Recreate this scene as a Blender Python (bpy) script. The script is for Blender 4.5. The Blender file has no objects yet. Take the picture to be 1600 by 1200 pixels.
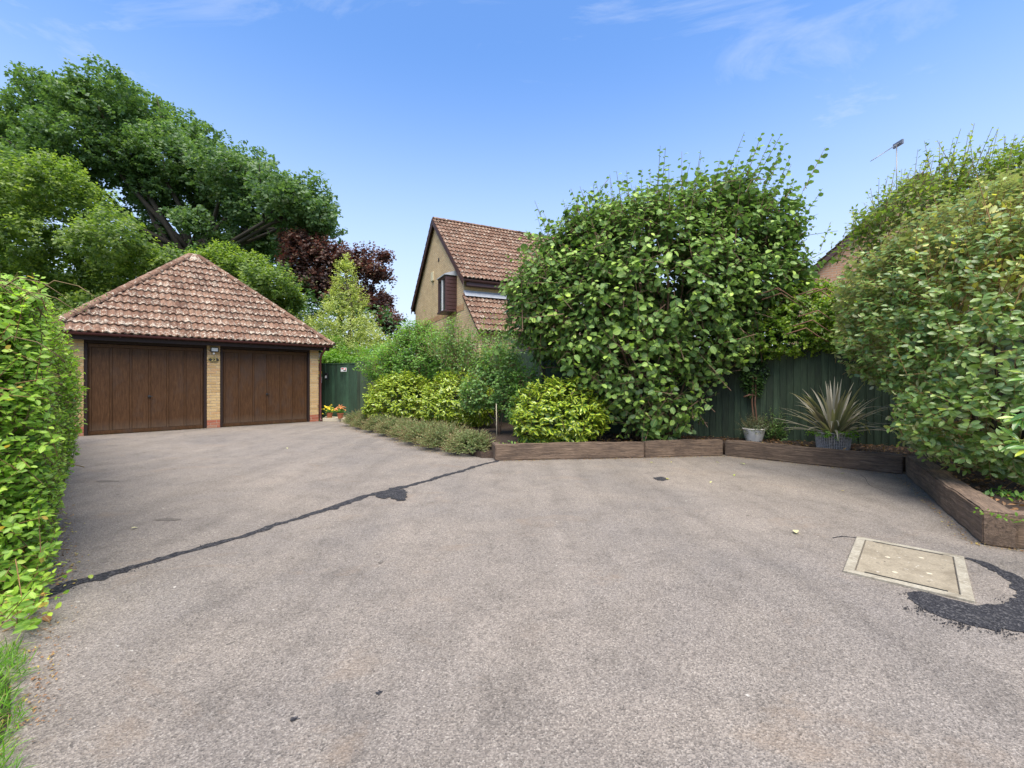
import bpy, bmesh, math, random
import numpy as np
from mathutils import Vector, Matrix, Euler
R = math.radians
sc = bpy.context.scene
C = sc.collection
F, HC, HOR = 690.0, 1.3, 595.0           # focal length in photo pixels, eye height, horizon row

# ------------------------------------------------------------------ camera, world, sun, exposure
cam = bpy.data.cameras.new('camera'); cam_o = bpy.data.objects.new('camera', cam); C.objects.link(cam_o)
cam.sensor_width = 36.0; cam.lens = 36.0 * F / 1600.0; cam.shift_y = -5 / 1600.0
cam.clip_start = 0.05; cam.clip_end = 3000
cam_o.location = (0, 0, HC); cam_o.rotation_euler = (R(90), 0, 0)
sc.camera = cam_o

SUN_EL, SUN_AZ = 67.0, 172.0             # azimuth clockwise from +Y
world = bpy.data.worlds.new('World'); sc.world = world; world.use_nodes = True
wn = world.node_tree; wn.nodes.clear()
def W(t, **k):
    n = wn.nodes.new(t)
    for a, b in k.items(): setattr(n, a, b)
    return n
wout = W('ShaderNodeOutputWorld'); wbg = W('ShaderNodeBackground')
sky = W('ShaderNodeTexSky', sky_type='NISHITA', sun_disc=False)
sky.sun_elevation = R(SUN_EL); sky.sun_rotation = R(SUN_AZ)
sky.altitude = 0; sky.air_density = 1.0; sky.dust_density = 0.35; sky.ozone_density = 1.0
hs = W('ShaderNodeHueSaturation'); hs.inputs['Saturation'].default_value = 1.22; hs.inputs['Hue'].default_value = 0.505
hs.inputs['Value'].default_value = 1.0
tc = W('ShaderNodeTexCoord')
mp = W('ShaderNodeMapping'); mp.inputs['Scale'].default_value = (1.1, 1.6, 3.6); mp.inputs['Rotation'].default_value = (0.2, 0.35, 0.4)
nz = W('ShaderNodeTexNoise'); nz.inputs['Scale'].default_value = 2.1; nz.inputs['Detail'].default_value = 9; nz.inputs['Roughness'].default_value = 0.62
nz.inputs['Distortion'].default_value = 0.9
cr = W('ShaderNodeValToRGB'); cr.color_ramp.elements[0].position = 0.54; cr.color_ramp.elements[1].position = 0.85
cr.color_ramp.elements[0].color = (0, 0, 0, 1); cr.color_ramp.elements[1].color = (.62, .62, .62, 1)
# whiter near the horizon (thin summer haze), all the way round
sx = W('ShaderNodeSeparateXYZ')
mr = W('ShaderNodeMapRange'); mr.inputs['From Min'].default_value = 0.0; mr.inputs['From Max'].default_value = 0.62
mr.inputs['To Min'].default_value = 0.92; mr.inputs['To Max'].default_value = 0.0; mr.interpolation_type = 'SMOOTHSTEP'
mx0 = W('ShaderNodeMath', operation='MAXIMUM'); 
mix = W('ShaderNodeMix', data_type='RGBA'); mix.inputs['B'].default_value = (2.55, 2.85, 3.45, 1)
wl = wn.links.new
wl(tc.outputs['Generated'], mp.inputs['Vector']); wl(mp.outputs[0], nz.inputs['Vector']); wl(nz.outputs['Fac'], cr.inputs[0])
wl(tc.outputs['Generated'], sx.inputs[0]); wl(sx.outputs['Z'], mr.inputs['Value'])
wl(cr.outputs[0], mx0.inputs[0]); wl(mr.outputs[0], mx0.inputs[1])
wl(sky.outputs[0], hs.inputs['Color']); wl(hs.outputs[0], mix.inputs['A']); wl(mx0.outputs[0], mix.inputs['Factor'])
wl(mix.outputs['Result'], wbg.inputs['Color']); wbg.inputs['Strength'].default_value = 0.128
wl(wbg.outputs[0], wout.inputs[0])
sun = bpy.data.lights.new('sun', 'SUN'); sun.energy = 3.3; sun.angle = R(60); sun.color = (1, .915, .77)
sun_o = bpy.data.objects.new('sun', sun); C.objects.link(sun_o)
sd = Vector((math.sin(R(SUN_AZ)) * math.cos(R(SUN_EL)), math.cos(R(SUN_AZ)) * math.cos(R(SUN_EL)), math.sin(R(SUN_EL))))
sun_o.rotation_euler = sd.to_track_quat('Z', 'Y').to_euler()
sc.view_settings.view_transform = 'Standard'; sc.view_settings.look = 'None'
sc.view_settings.exposure = 1.32; sc.view_settings.gamma = 1; sc.view_settings.use_curve_mapping = False

# ------------------------------------------------------------------ helpers
def G(u, v, z=0.0):
    """ground (height z) point seen at photo pixel u, v"""
    Y = F * (HC - z) / (v - HOR); return Vector(((u - 800) / F * Y, Y, z))
def at(u, v, Y): return Vector(((u - 800) / F * Y, Y, HC + (HOR - v) / F * Y))

def tag(o, label=None, cat=None, group=None, kind=None):
    if label: o['label'] = label
    if cat: o['category'] = cat
    if group: o['group'] = group
    if kind: o['kind'] = kind
    return o
def empty(name, loc=(0, 0, 0), rz=0.0, label=None, cat=None, group=None):
    o = bpy.data.objects.new(name, None); C.objects.link(o); o.location = loc; o.rotation_euler = (0, 0, rz)
    o.empty_display_size = .2
    return tag(o, label, cat, group)
def link(name, me, parent=None, mat=None, mtx=None, loc=None, rot=None, kind=None):
    o = bpy.data.objects.new(name, me); C.objects.link(o)
    if parent: o.parent = parent
    if mat and me and not me.materials: me.materials.append(mat)
    if mtx is not None: o.matrix_local = mtx
    if loc is not None: o.location = loc
    if rot is not None: o.rotation_euler = rot
    if kind: o['kind'] = kind
    return o
def bm_mesh(bm, name, smooth=False):
    me = bpy.data.meshes.new(name); bm.to_mesh(me); bm.free()
    if smooth: me.shade_smooth()
    return me
def add_box(bm, size, loc=(0, 0, 0), rot=None, bevel=0):
    b = bmesh.new(); bmesh.ops.create_cube(b, size=1)
    bmesh.ops.scale(b, vec=size, verts=b.verts)
    if bevel: bmesh.ops.bevel(b, geom=b.edges[:], offset=bevel, segments=1, affect='EDGES')
    if rot is not None: bmesh.ops.rotate(b, matrix=Euler(rot).to_matrix(), verts=b.verts)
    bmesh.ops.translate(b, vec=loc, verts=b.verts)
    t = bpy.data.meshes.new('t'); b.to_mesh(t); b.free(); bm.from_mesh(t); bpy.data.meshes.remove(t)
_bc = {}
def box(name, size, loc, mat, parent=None, bevel=0, rot=None, kind=None):
    key = (tuple(round(s, 4) for s in size), bevel, mat.name)
    if key not in _bc:
        bm = bmesh.new(); add_box(bm, size, bevel=bevel); _bc[key] = bm_mesh(bm, name); _bc[key].materials.append(mat)
    return link(name, _bc[key], parent, None, loc=loc, rot=rot, kind=kind)
def tube_bm(bm, pts, rad, sides=8, cap=True):
    pts = [Vector(p) for p in pts]; rings = []
    if not hasattr(rad, '__len__'): rad = [rad] * len(pts)
    ref = None
    for i, p in enumerate(pts):
        d = (pts[min(i + 1, len(pts) - 1)] - pts[max(i - 1, 0)]).normalized()
        if ref is None: ref = d.orthogonal().normalized()
        ref = (ref - d * ref.dot(d)).normalized(); b = d.cross(ref)
        rings.append([bm.verts.new(p + (ref * math.cos(a) + b * math.sin(a)) * rad[i])
                      for a in [2 * math.pi * k / sides for k in range(sides)]])
    for r0, r1 in zip(rings, rings[1:]):
        for k in range(sides): bm.faces.new((r0[k], r0[(k + 1) % sides], r1[(k + 1) % sides], r1[k]))
    if cap: bm.faces.new(rings[0][::-1]); bm.faces.new(rings[-1])
def tube(name, pts, rad, mat, parent=None, sides=8, kind=None):
    bm = bmesh.new(); tube_bm(bm, pts, rad, sides); bmesh.ops.recalc_face_normals(bm, faces=bm.faces)
    return link(name, bm_mesh(bm, name, True), parent, mat, kind=kind)
def lathe(name, prof, mat, parent=None, loc=(0, 0, 0), seg=28, scale=(1, 1, 1), wob=None):
    bm = bmesh.new(); rings = []
    for r, z in prof:
        rings.append([bm.verts.new(((r + (wob(k, z) if wob else 0)) * math.cos(2 * math.pi * k / seg) * scale[0],
                                    (r + (wob(k, z) if wob else 0)) * math.sin(2 * math.pi * k / seg) * scale[1], z)) for k in range(seg)])
    for r0, r1 in zip(rings, rings[1:]):
        for k in range(seg): bm.faces.new((r0[k], r0[(k + 1) % seg], r1[(k + 1) % seg], r1[k]))
    bm.faces.new(rings[0][::-1]); bm.faces.new(rings[-1])
    return link(name, bm_mesh(bm, name, False), parent, mat, loc=loc)
def sheet(name, pts, z, mat, parent=None, kind=None):
    """flat polygon with upward normal"""
    bm = bmesh.new(); vs = [bm.verts.new((p[0], p[1], z)) for p in pts]; f = bm.faces.new(vs)
    bm.normal_update()
    if f.normal.z < 0: bmesh.ops.reverse_faces(bm, faces=[f])
    bmesh.ops.triangulate(bm, faces=bm.faces)
    return link(name, bm_mesh(bm, name), parent, mat, kind=kind)

# ------------------------------------------------------------------ materials
class NT:
    def __init__(s, name):
        s.m = bpy.data.materials.new(name); s.m.use_nodes = True; s.t = s.m.node_tree
        s.b = s.t.nodes['Principled BSDF']; s.out = s.t.nodes['Material Output']
    def n(s, typ, ins=None, **k):
        x = s.t.nodes.new(typ)
        for a, b in k.items(): setattr(x, a, b)
        for a, b in (ins or {}).items():
            if isinstance(b, bpy.types.NodeSocket): s.t.links.new(b, x.inputs[a])
            else: x.inputs[a].default_value = b
        return x
    def l(s, a, b): s.t.links.new(a, b)
    def noise(s, vec, scale, detail=4, rough=.55, dist=0):
        return s.n('ShaderNodeTexNoise', {'Vector': vec, 'Scale': scale, 'Detail': detail, 'Roughness': rough, 'Distortion': dist}).outputs['Fac']
    def ramp(s, fac, stops, interp='LINEAR'):
        r = s.n('ShaderNodeValToRGB', {0: fac}); cr = r.color_ramp; cr.interpolation = interp
        while len(cr.elements) < len(stops): cr.elements.new(.5)
        for e, (p, c) in zip(cr.elements, stops):
            e.position = p; e.color = (*c, 1) if hasattr(c, '__len__') else (c, c, c, 1)
        return r.outputs[0]
    def mix(s, fac, a, b, blend='MIX'):
        x = s.n('ShaderNodeMix', data_type='RGBA', blend_type=blend)
        for key, v in (('Factor', fac), ('A', a), ('B', b)):
            if isinstance(v, bpy.types.NodeSocket): s.l(v, x.inputs[key])
            else: x.inputs[key].default_value = v if key == 'Factor' else (*v, 1)
        return x.outputs['Result']
    def math(s, op, a, b=0.0):
        x = s.n('ShaderNodeMath', operation=op)
        for i, v in enumerate((a, b)):
            if isinstance(v, bpy.types.NodeSocket): s.l(v, x.inputs[i])
            else: x.inputs[i].default_value = v
        return x.outputs[0]
    def bump(s, h, strength=.4, dist=.01, prev=None):
        x = s.n('ShaderNodeBump', {'Height': h, 'Strength': strength, 'Distance': dist})
        if prev is not None: s.l(prev, x.inputs['Normal'])
        s.l(x.outputs[0], s.b.inputs['Normal']); return x.outputs[0]
    def col(s, c): s.l(c, s.b.inputs['Base Color']) if isinstance(c, bpy.types.NodeSocket) else setattr(s.b.inputs['Base Color'], 'default_value', (*c, 1))
    def rough(s, r): s.l(r, s.b.inputs['Roughness']) if isinstance(r, bpy.types.NodeSocket) else setattr(s.b.inputs['Roughness'], 'default_value', r)
    def obj(s): return s.n('ShaderNodeTexCoord').outputs['Object']
    def scaled(s, vec, sc_): return s.n('ShaderNodeMapping', {'Vector': vec, 'Scale': sc_}).outputs[0]
    def rnd(s): return s.n('ShaderNodeObjectInfo').outputs['Random']
    def rndvec(s, vec, k=7.0):
        """object coords shifted by the object's random number, so alike pieces differ"""
        r = s.rnd(); m = s.math('MULTIPLY', r, 61.0)
        c = s.n('ShaderNodeCombineXYZ', {0: m, 1: s.math('MULTIPLY', m, 1.7), 2: m}).outputs[0]
        return s.n('ShaderNodeVectorMath', {0: vec, 1: c}, operation='ADD').outputs[0]

def plain(name, c, rough=.6, var=.25, scale=20, metal=0, spec=.5, bump=.15):
    m = NT(name); v = m.rndvec(m.obj()); n = m.noise(v, scale, 5)
    m.col(m.ramp(n, [(.25, [x * (1 - var) for x in c]), (.75, [min(1, x * (1 + var)) for x in c])]))
    m.rough(rough); m.b.inputs['Metallic'].default_value = metal; m.b.inputs['Specular IOR Level'].default_value = spec
    if bump: m.bump(n, bump, .004)
    return m.m

def mat_asphalt():
    m = NT('asphalt'); o = m.obj()
    fine = m.n('ShaderNodeTexVoronoi', {'Vector': o, 'Scale': 165.0, 'Randomness': 1.0})
    fine2 = m.n('ShaderNodeTexVoronoi', {'Vector': o, 'Scale': 88.0, 'Randomness': 1.0})
    g = m.ramp(fine.outputs['Color'], [(.0, (.105, .095, .086)), (.42, (.190, .167, .147)), (.72, (.236, .209, .183)), (1., (.34, .31, .275))])
    g2 = m.ramp(fine2.outputs['Color'], [(.0, .62), (.35, .95), (.8, 1.05), (1., 1.28)])
    c = m.mix(1.0, g, g2, 'MULTIPLY')
    big = m.noise(o, .55, 6, .6, .6)
    c = m.mix(1.0, c, m.ramp(big, [(.28, (.80, .81, .84)), (.5, (1., .985, .97)), (.72, (1.16, 1.12, 1.07))]), 'MULTIPLY')
    med = m.noise(o, 3.1, 7, .62, .4)
    c = m.mix(1.0, c, m.ramp(med, [(.28, .78), (.48, 1.), (.75, 1.09)]), 'MULTIPLY')
    # oil drips and worn tracks
    st = m.noise(m.scaled(o, (.8, 1.5, 1)), 1.15, 5, .65, 1.2)
    c = m.mix(m.ramp(st, [(.66, 0.), (.76, .33)]), c, (.085, .078, .07))
    tn = m.noise(m.scaled(o, (1.3, 2.2, 1)), .9, 6, .7, .8)
    c = m.mix(m.ramp(tn, [(.57, 0.), (.70, .45)]), c, (.22, .165, .12))
    rot = m.n('ShaderNodeMapping', {'Vector': o, 'Rotation': (0, 0, R(-44.5)), 'Scale': (3.2, .22, 1)}).outputs[0]
    trk = m.noise(rot, 1.0, 4, .6, .3); c = m.mix(1.0, c, m.ramp(trk, [(.35, .89), (.5, 1.), (.68, 1.08)]), 'MULTIPLY')
    dots = m.noise(o, 9.0, 2, .4)
    c = m.mix(m.ramp(dots, [(.76, 0.), (.79, .6)]), c, (.05, .045, .04))
    pale = m.noise(o, 21.0, 2, .4)
    c = m.mix(m.ramp(pale, [(.77, 0.), (.79, .7)]), c, (.5, .47, .42))
    m.col(c); m.rough(.88); m.b.inputs['Specular IOR Level'].default_value = .3
    h = m.math('ADD', m.math('MULTIPLY', fine.outputs['Distance'], .6), m.math('MULTIPLY', fine2.outputs['Distance'], 1.0))
    b1 = m.bump(h, .9, .006); m.bump(med, .3, .03, b1)
    return m.m
def mat_tar():
    m = NT('fresh_tar'); o = m.obj()
    f = m.n('ShaderNodeTexVoronoi', {'Vector': o, 'Scale': 95.0}); n = m.noise(o, 8, 5)
    c = m.ramp(f.outputs['Color'], [(.0, (.012, .012, .015)), (.6, (.028, .028, .033)), (1., (.11, .105, .105))])
    c = m.mix(m.ramp(n, [(.55, 0.), (.85, .2)]), c, (.10, .095, .085)); m.b.inputs['Specular IOR Level'].default_value = .25; m.col(c); m.rough(.85)
    m.bump(f.outputs['Distance'], .9, .008); return m.m
def mat_soil():
    m = NT('soil_and_bark'); o = m.obj(); n = m.noise(o, 34, 8, .7); n2 = m.noise(o, 5, 4)
    c = m.ramp(n, [(.3, (.014, .010, .008)), (.55, (.05, .03, .02)), (.75, (.14, .085, .05))])
    c = m.mix(m.ramp(n2, [(.4, 0.), (.7, .5)]), c, (.035, .022, .015)); m.col(c); m.rough(.95); m.bump(n, 1., .03); return m.m
def mat_lawn():
    m = NT('rough_ground'); o = m.obj(); n = m.noise(o, 3, 8, .7)
    m.col(m.ramp(n, [(.3, (.03, .05, .015)), (.7, (.09, .12, .035))])); m.rough(.95); m.bump(n, .8, .05); return m.m
def mat_sleeper():
    m = NT('weathered_oak_sleeper'); o = m.rndvec(m.obj())
    gr = m.noise(m.scaled(o, (1.1, 16, 16)), 2.4, 9, .68, .7); blot = m.noise(m.scaled(o, (1, 2, 2)), 3.2, 5, .6)
    fine = m.noise(m.scaled(o, (4, 60, 60)), 3, 4, .6)
    c = m.ramp(gr, [(.28, (.018, .012, .009)), (.40, (.085, .057, .038)), (.56, (.20, .135, .09)), (.76, (.36, .265, .185))])
    c = m.mix(m.ramp(blot, [(.46, 0.), (.64, .72)]), c, (.05, .033, .024))
    c = m.mix(.35, c, m.ramp(fine, [(.3, (.03, .02, .015)), (.7, (.26, .18, .125))]))
    c = m.mix(1., c, m.ramp(m.rnd(), [(0, .72), (1, 1.25)]), 'MULTIPLY')
    z = m.n('ShaderNodeSeparateXYZ', {0: m.n('ShaderNodeTexCoord').outputs['Object']}).outputs['Z']
    m.col(c); m.rough(.85); b = m.bump(gr, .9, .025); m.bump(fine, .4, .006, b); return m.m
def mat_boards(name, a, b, c3, axis=(9, 9, .7), rough=.75):
    m = NT(name); o = m.rndvec(m.obj()); n = m.noise(m.scaled(o, axis), 5.5, 8, .65, .5); n2 = m.noise(o, 1.3, 4, .6)
    c = m.ramp(n, [(.28, a), (.52, b), (.8, c3)])
    c = m.mix(1., c, m.ramp(n2, [(.3, .7), (.7, 1.25)]), 'MULTIPLY')
    c = m.mix(1., c, m.ramp(m.rnd(), [(0, .72), (.5, 1.), (1, 1.3)]), 'MULTIPLY')
    m.col(c); m.rough(rough); m.bump(n, .5, .006); return m.m
def mat_door():
    m = NT('brown_stained_door'); o = m.rndvec(m.obj()); n = m.noise(m.scaled(o, (9, 9, .9)), 4.5, 9, .7, .7); n2 = m.noise(m.scaled(o, (1, 1, .6)), 2.3, 4, .6, .5)
    c = m.ramp(n, [(.25, (.034, .015, .006)), (.5, (.072, .033, .013)), (.78, (.125, .062, .026))])
    c = m.mix(m.ramp(n2, [(.52, 0.), (.72, .5)]), c, (.06, .045, .038))
    sc1 = m.noise(m.scaled(o, (30, 1, 5)), 2.0, 2, .5, 2.0)
    c = m.mix(m.ramp(sc1, [(.70, 0.), (.74, .22)]), c, (.2, .13, .09))
    zz = m.n('ShaderNodeSeparateXYZ', {0: m.obj()}).outputs['Z']; dz = m.math('ADD', zz, m.math('MULTIPLY', n2, .25))
    c = m.mix(m.ramp(m.math('ADD', dz, 1.0), [(.10, .4), (.34, 0.)]), c, (.13, .10, .075))
    m.b.inputs['Specular IOR Level'].default_value = .22; m.col(c); m.rough(m.ramp(n2, [(.3, .5), (.7, .68)])); m.bump(n, .35, .004); return m.m
def mat_brick_obj(name, cols):
    m = NT(name); r = m.rnd(); o = m.rndvec(m.obj()); n = m.noise(o, 28, 6, .7)
    c = m.ramp(r, cols); c = m.mix(1., c, m.ramp(n, [(.25, .72), (.6, 1.05), (.85, 1.2)]), 'MULTIPLY')
    m.col(c); m.rough(.9); m.bump(n, .5, .006); return m.m
def mat_brick_uv(name, c1, c2, mortar, stain=.3):
    m = NT(name); uv = m.n('ShaderNodeTexCoord').outputs['UV']; o = m.obj()
    b = m.n('ShaderNodeTexBrick', {'Vector': uv, 'Color1': (*c1, 1), 'Color2': (*c2, 1), 'Mortar': (*mortar, 1), 'Scale': 1.0,
            'Mortar Size': .011, 'Mortar Smooth': .3, 'Bias': 0.0, 'Brick Width': .225, 'Row Height': .075})
    n = m.noise(o, 2.2, 6, .65); n2 = m.noise(o, 24, 5, .6)
    c = m.mix(1., b.outputs['Color'], m.ramp(n, [(.3, 1 - stain), (.6, 1.05)]), 'MULTIPLY')
    c = m.mix(1., c, m.ramp(n2, [(.3, .82), (.7, 1.12)]), 'MULTIPLY')
    m.col(c); m.rough(.9); m.bump(m.math('SUBTRACT', 1., b.outputs['Fac']), .6, .008); return m.m
def mat_tile(name, lichen=.5, lum=1.0, attr=False, gauge=.32):
    m = NT(name); ob = m.obj()
    if attr: r = m.n('ShaderNodeAttribute', attribute_name='rnd').outputs['Fac']; o = ob
    else: r = m.rnd(); o = m.rndvec(ob)
    y = m.n('ShaderNodeSeparateXYZ', {0: ob}).outputs['Y']; y = m.math('MODULO', y, gauge) if attr else y
    n = m.noise(o, 11, 6, .7); li = m.noise(o, 21, 4, .6, .6); li2 = m.noise(o, 4.5, 3, .6)
    c = m.ramp(r, [(0, (.115 * lum, .062 * lum, .041 * lum)), (.35, (.155 * lum, .084 * lum, .055 * lum)), (.7, (.185 * lum, .104 * lum, .069 * lum)), (1, (.22 * lum, .132 * lum, .09 * lum))])
    c = m.mix(1., c, m.ramp(n, [(.28, .55), (.55, 1.), (.8, 1.25)]), 'MULTIPLY')
    mask = m.math('ADD', li, m.math('MULTIPLY', m.math('SUBTRACT', li2, .5), .5))
    mask = m.math('ADD', mask, m.math('MULTIPLY', m.math('SUBTRACT', .14, y), .42))
    th = .60 - .10 * (lichen - .5)
    c = m.mix(m.ramp(mask, [(th - .02, 0.), (th + .06, .85)]), c, (.44, .39, .315))
    dk = m.noise(o, 7.5, 5, .6, .3); c = m.mix(m.ramp(dk, [(.56, 0.), (.68, .75)]), c, (.05, .038, .027))
    m.col(c); m.rough(.92); m.b.inputs['Specular IOR Level'].default_value = .3; m.bump(m.math('ADD', n, m.math('MULTIPLY', mask, .5)), .5, .012); return m.m
GAIN = dict(fallen_leaf=1.0, spotted_laurel_leaf=1.25, ivy_leaf=1.5, copper_leaf=1.8, elaeagnus_leaf=1.6, elaeagnus_young_leaf=1.7, oak_leaf=1.85, bright_tree_leaf=1.6, small_shrub_leaf=1.9, loose_shrub_leaf=1.8, pale_variegated_leaf=1.7, dark_tree_leaf=1.9, yellow_green_climber_leaf=1.6, fresh_green_leaf=1.2, grass_blade=1.1, glossy_long_leaf=1.3, lavender_leaf=1.85, flax_blade=1.7, hazel_leaf=2.6, hedge_leaf=1.75)
def mat_leaf(name, stops, rough=.45, trans=.28, back=None, vein=.25, varieg=None, spec=.5, tcol=None):
    """leaf: colour by the leaf's own random number, paler midrib, real underside colour, light passing through"""
    gn = GAIN.get(name, 1.45); stops = [(p, tuple(min(.75, x * gn) for x in c)) for p, c in stops]; trans = min(.48, trans * 1.5)
    m = NT(name); r = m.n('ShaderNodeAttribute', attribute_name='rnd').outputs['Fac']
    uv = m.n('ShaderNodeSeparateXYZ', {0: m.n('ShaderNodeTexCoord').outputs['UV']})
    o = m.obj(); c = m.ramp(r, stops)
    d = m.math('ABSOLUTE', m.math('SUBTRACT', uv.outputs['X'], .5))
    if varieg:
        nn = m.noise(o, 38, 4, .65)
        edge = m.math('ADD', m.math('MULTIPLY', d, -1.5), nn)
        c = m.mix(m.ramp(edge, [(varieg[1] - .06, 0.), (varieg[1] + .06, .92)]), c, varieg[0])
    if vein:
        c = m.mix(m.ramp(d, [(.02, vein), (.06, 0.)]), c, [min(1, x * 2.2 + .02) for x in stops[-1][1]])
        w = m.n('ShaderNodeTexWave', {'Vector': m.n('ShaderNodeCombineXYZ', {0: d, 1: m.math('SUBTRACT', uv.outputs['Y'], m.math('MULTIPLY', d, .9))}).outputs[0], 'Scale': 2.6}, bands_direction='Y')
        c = m.mix(m.math('MULTIPLY', w.outputs['Fac'], .16), c, [x * .5 for x in stops[0][1]])
    if back:
        bf = m.n('ShaderNodeNewGeometry').outputs['Backfacing']; c = m.mix(bf, c, back)
    m.col(c); m.rough(rough); m.b.inputs['Specular IOR Level'].default_value = spec
    tb = m.n('ShaderNodeBsdfTranslucent'); tcx = m.mix(1., c, tcol or (1.5, 1.6, .7), 'MULTIPLY'); m.l(tcx, tb.inputs[0])
    ms = m.n('ShaderNodeMixShader', {0: trans}); m.l(m.b.outputs[0], ms.inputs[1]); m.l(tb.outputs[0], ms.inputs[2]); m.l(ms.outputs[0], m.out.inputs[0])
    return m.m
def mat_bark(name, a, b):
    m = NT(name); o = m.obj(); n = m.noise(m.scaled(o, (6, 6, 1.2)), 5, 7, .65)
    m.col(m.ramp(n, [(.3, a), (.7, b)])); m.rough(.9); m.bump(n, .8, .02); return m.m

M = {}
M['asphalt'] = mat_asphalt(); M['tar'] = mat_tar(); M['soil'] = mat_soil(); M['lawn'] = mat_lawn()
M['sleeper'] = mat_sleeper(); M['damp'] = plain('damp_asphalt', (.115, .10, .085), .7, .4, 90, spec=.3, bump=.6)
M['fence'] = mat_boards('green_painted_board', (.016, .028, .015), (.034, .058, .030), (.068, .10, .055))
M['gate'] = mat_boards('green_painted_gate', (.015, .040, .022), (.026, .064, .034), (.048, .098, .054))
M['door'] = mat_door()
M['dark_wood'] = plain('dark_brown_paint', (.030, .019, .016), .6, spec=.2)
M['maroon'] = plain('maroon_plastic_gutter', (.085, .022, .020), .38, .2)
M['casing'] = plain('brown_window_casing', (.065, .028, .026), .45, .2)
BUFF = [(0, (.44, .28, .12)), (.3, (.52, .35, .16)), (.7, (.58, .41, .20)), (1, (.50, .30, .14))]
M['buff_brick'] = mat_brick_obj('buff_brick', BUFF)
M['red_brick'] = mat_brick_obj('red_brick', [(0, (.33, .10, .055)), (.5, (.42, .15, .085)), (1, (.36, .19, .12))])
M['mortar'] = plain('lime_mortar', (.42, .37, .29), .95)
M['house_brick'] = mat_brick_uv('house_buff_brick', (.66, .47, .25), (.57, .38, .19), (.42, .34, .23), .15)
M['orange_brick'] = mat_brick_uv('orange_band_brick', (.42, .20, .085), (.50, .27, .12), (.42, .32, .2), .15)
M['neigh_brick'] = mat_brick_uv('neighbour_brick', (.50, .28, .165), (.42, .22, .13), (.42, .34, .25), .2)
M['tile'] = mat_tile('lichened_concrete_tile', .85)
M['tile_far'] = mat_tile('weathered_roof_tile', .62, 1.0, attr=True)
M['ridge'] = mat_tile('lichened_hip_tile', .55, .95)
M['lead'] = plain('lead_flashing', (.36, .38, .41), .5, .15, 6)
M['concrete'] = plain('pale_concrete', (.48, .42, .31), .92, .2, 45, bump=.4)
_p = plain('manhole_concrete_infill', (.275, .235, .17), .95, .3, 60, bump=.5)
M['steel'] = plain('galvanised_frame', (.30, .275, .215), .7, .2, 30)
def mat_cover(name, c):
    m = NT(name); o = m.obj(); n = m.noise(o, 70, 6, .7); b = m.noise(o, 7, 6, .65, .6); q = m.noise(o, 26, 3, .5)
    k = m.ramp(n, [(.25, [x * .6 for x in c]), (.55, c), (.8, [x * 1.35 for x in c])])
    k = m.mix(m.ramp(b, [(.45, 0.), (.66, .6)]), k, (.13, .105, .07)); k = m.mix(m.ramp(q, [(.68, 0.), (.71, .8)]), k, (.42, .39, .33)); k = m.mix(m.ramp(q, [(.27, .8), (.31, 0.)]), k, (.05, .04, .03))
    m.col(k); m.rough(.93); m.bump(n, .7, .005); return m.m
M['cover_concrete'] = mat_cover('manhole_concrete_infill', (.275, .235, .17)); M['steel'] = mat_cover('dirty_cover_frame', (.33, .30, .235))
M['black'] = plain('black_plastic', (.015, .015, .016), .4)
M['white'] = plain('white_plastic', (.72, .72, .70), .4, .08)
M['cream'] = plain('cream_plastic', (.62, .55, .36), .5, .1)
M['brass'] = plain('brass', (.62, .45, .16), .35, .15, metal=.6)
M['plaque'] = plain('dark_plaque', (.035, .025, .012), .4)
M['red'] = plain('red_print', (.6, .05, .05), .5, .05); M['yellow_print'] = plain('yellow_print', (.8, .6, .04), .5, .05)
M['green_print'] = plain('green_print', (.04, .4, .2), .5, .05)
M['glass'] = plain('window_glass', (.05, .055, .06), .06, .1, 2, spec=1.0, bump=0)
M['curtain'] = plain('white_net_curtain', (.6, .6, .6), .8, .08)
M['white_pot'] = plain('whitewashed_pot', (.62, .59, .54), .7, .2, 12, bump=.4)
M['wicker'] = plain('grey_wicker', (.36, .32, .30), .85, .35, 30, bump=.6)
M['terracotta'] = plain('terracotta', (.35, .11, .05), .8)
M['alu'] = plain('aluminium', (.22, .22, .23), .4, .1, metal=.7)
M['bark'] = mat_bark('brown_bark', (.05, .033, .022), (.16, .105, .07))
M['hazel_bark'] = mat_bark('hazel_bark', (.09, .052, .032), (.24, .15, .095))
M['dark_bark'] = mat_bark('dark_bark', (.03, .024, .018), (.085, .068, .05))
M['ivy_stem'] = mat_bark('ivy_stem', (.10, .045, .028), (.24, .13, .08))
M['twig'] = mat_bark('leaf_twig', (.10, .07, .03), (.22, .16, .07))
M['red_twig'] = mat_bark('rusty_twig', (.2, .11, .045), (.34, .2, .08))
M['core'] = mat_bark('hedge_branches_and_core', (.02, .018, .010), (.06, .045, .025))
M['hazel'] = mat_leaf('hazel_leaf', [(0, (.032, .064, .020)), (.45, (.064, .115, .027)), (.75, (.125, .19, .036)), (1, (.21, .28, .045))], .48, .26, back=(.10, .17, .06))
M['hedge'] = mat_leaf('hedge_leaf', [(0, (.06, .12, .02)), (.45, (.14, .25, .03)), (.8, (.23, .35, .04)), (.96, (.33, .40, .06)), (1, (.38, .25, .06))], .42, .30)
M['elae'] = mat_leaf('elaeagnus_leaf', [(0, (.048, .095, .026)), (.45, (.088, .155, .036)), (.72, (.15, .22, .046)), (.9, (.24, .27, .07)), (1, (.33, .31, .11))], .36, .18, back=(.32, .35, .19), vein=.15, spec=.7)
M['elae_young'] = mat_leaf('elaeagnus_young_leaf', [(0, (.12, .15, .04)), (.35, (.22, .24, .055)), (.7, (.36, .34, .07)), (1, (.46, .39, .12))], .35, .25, back=(.48, .46, .30), vein=.15, spec=.6)
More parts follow.
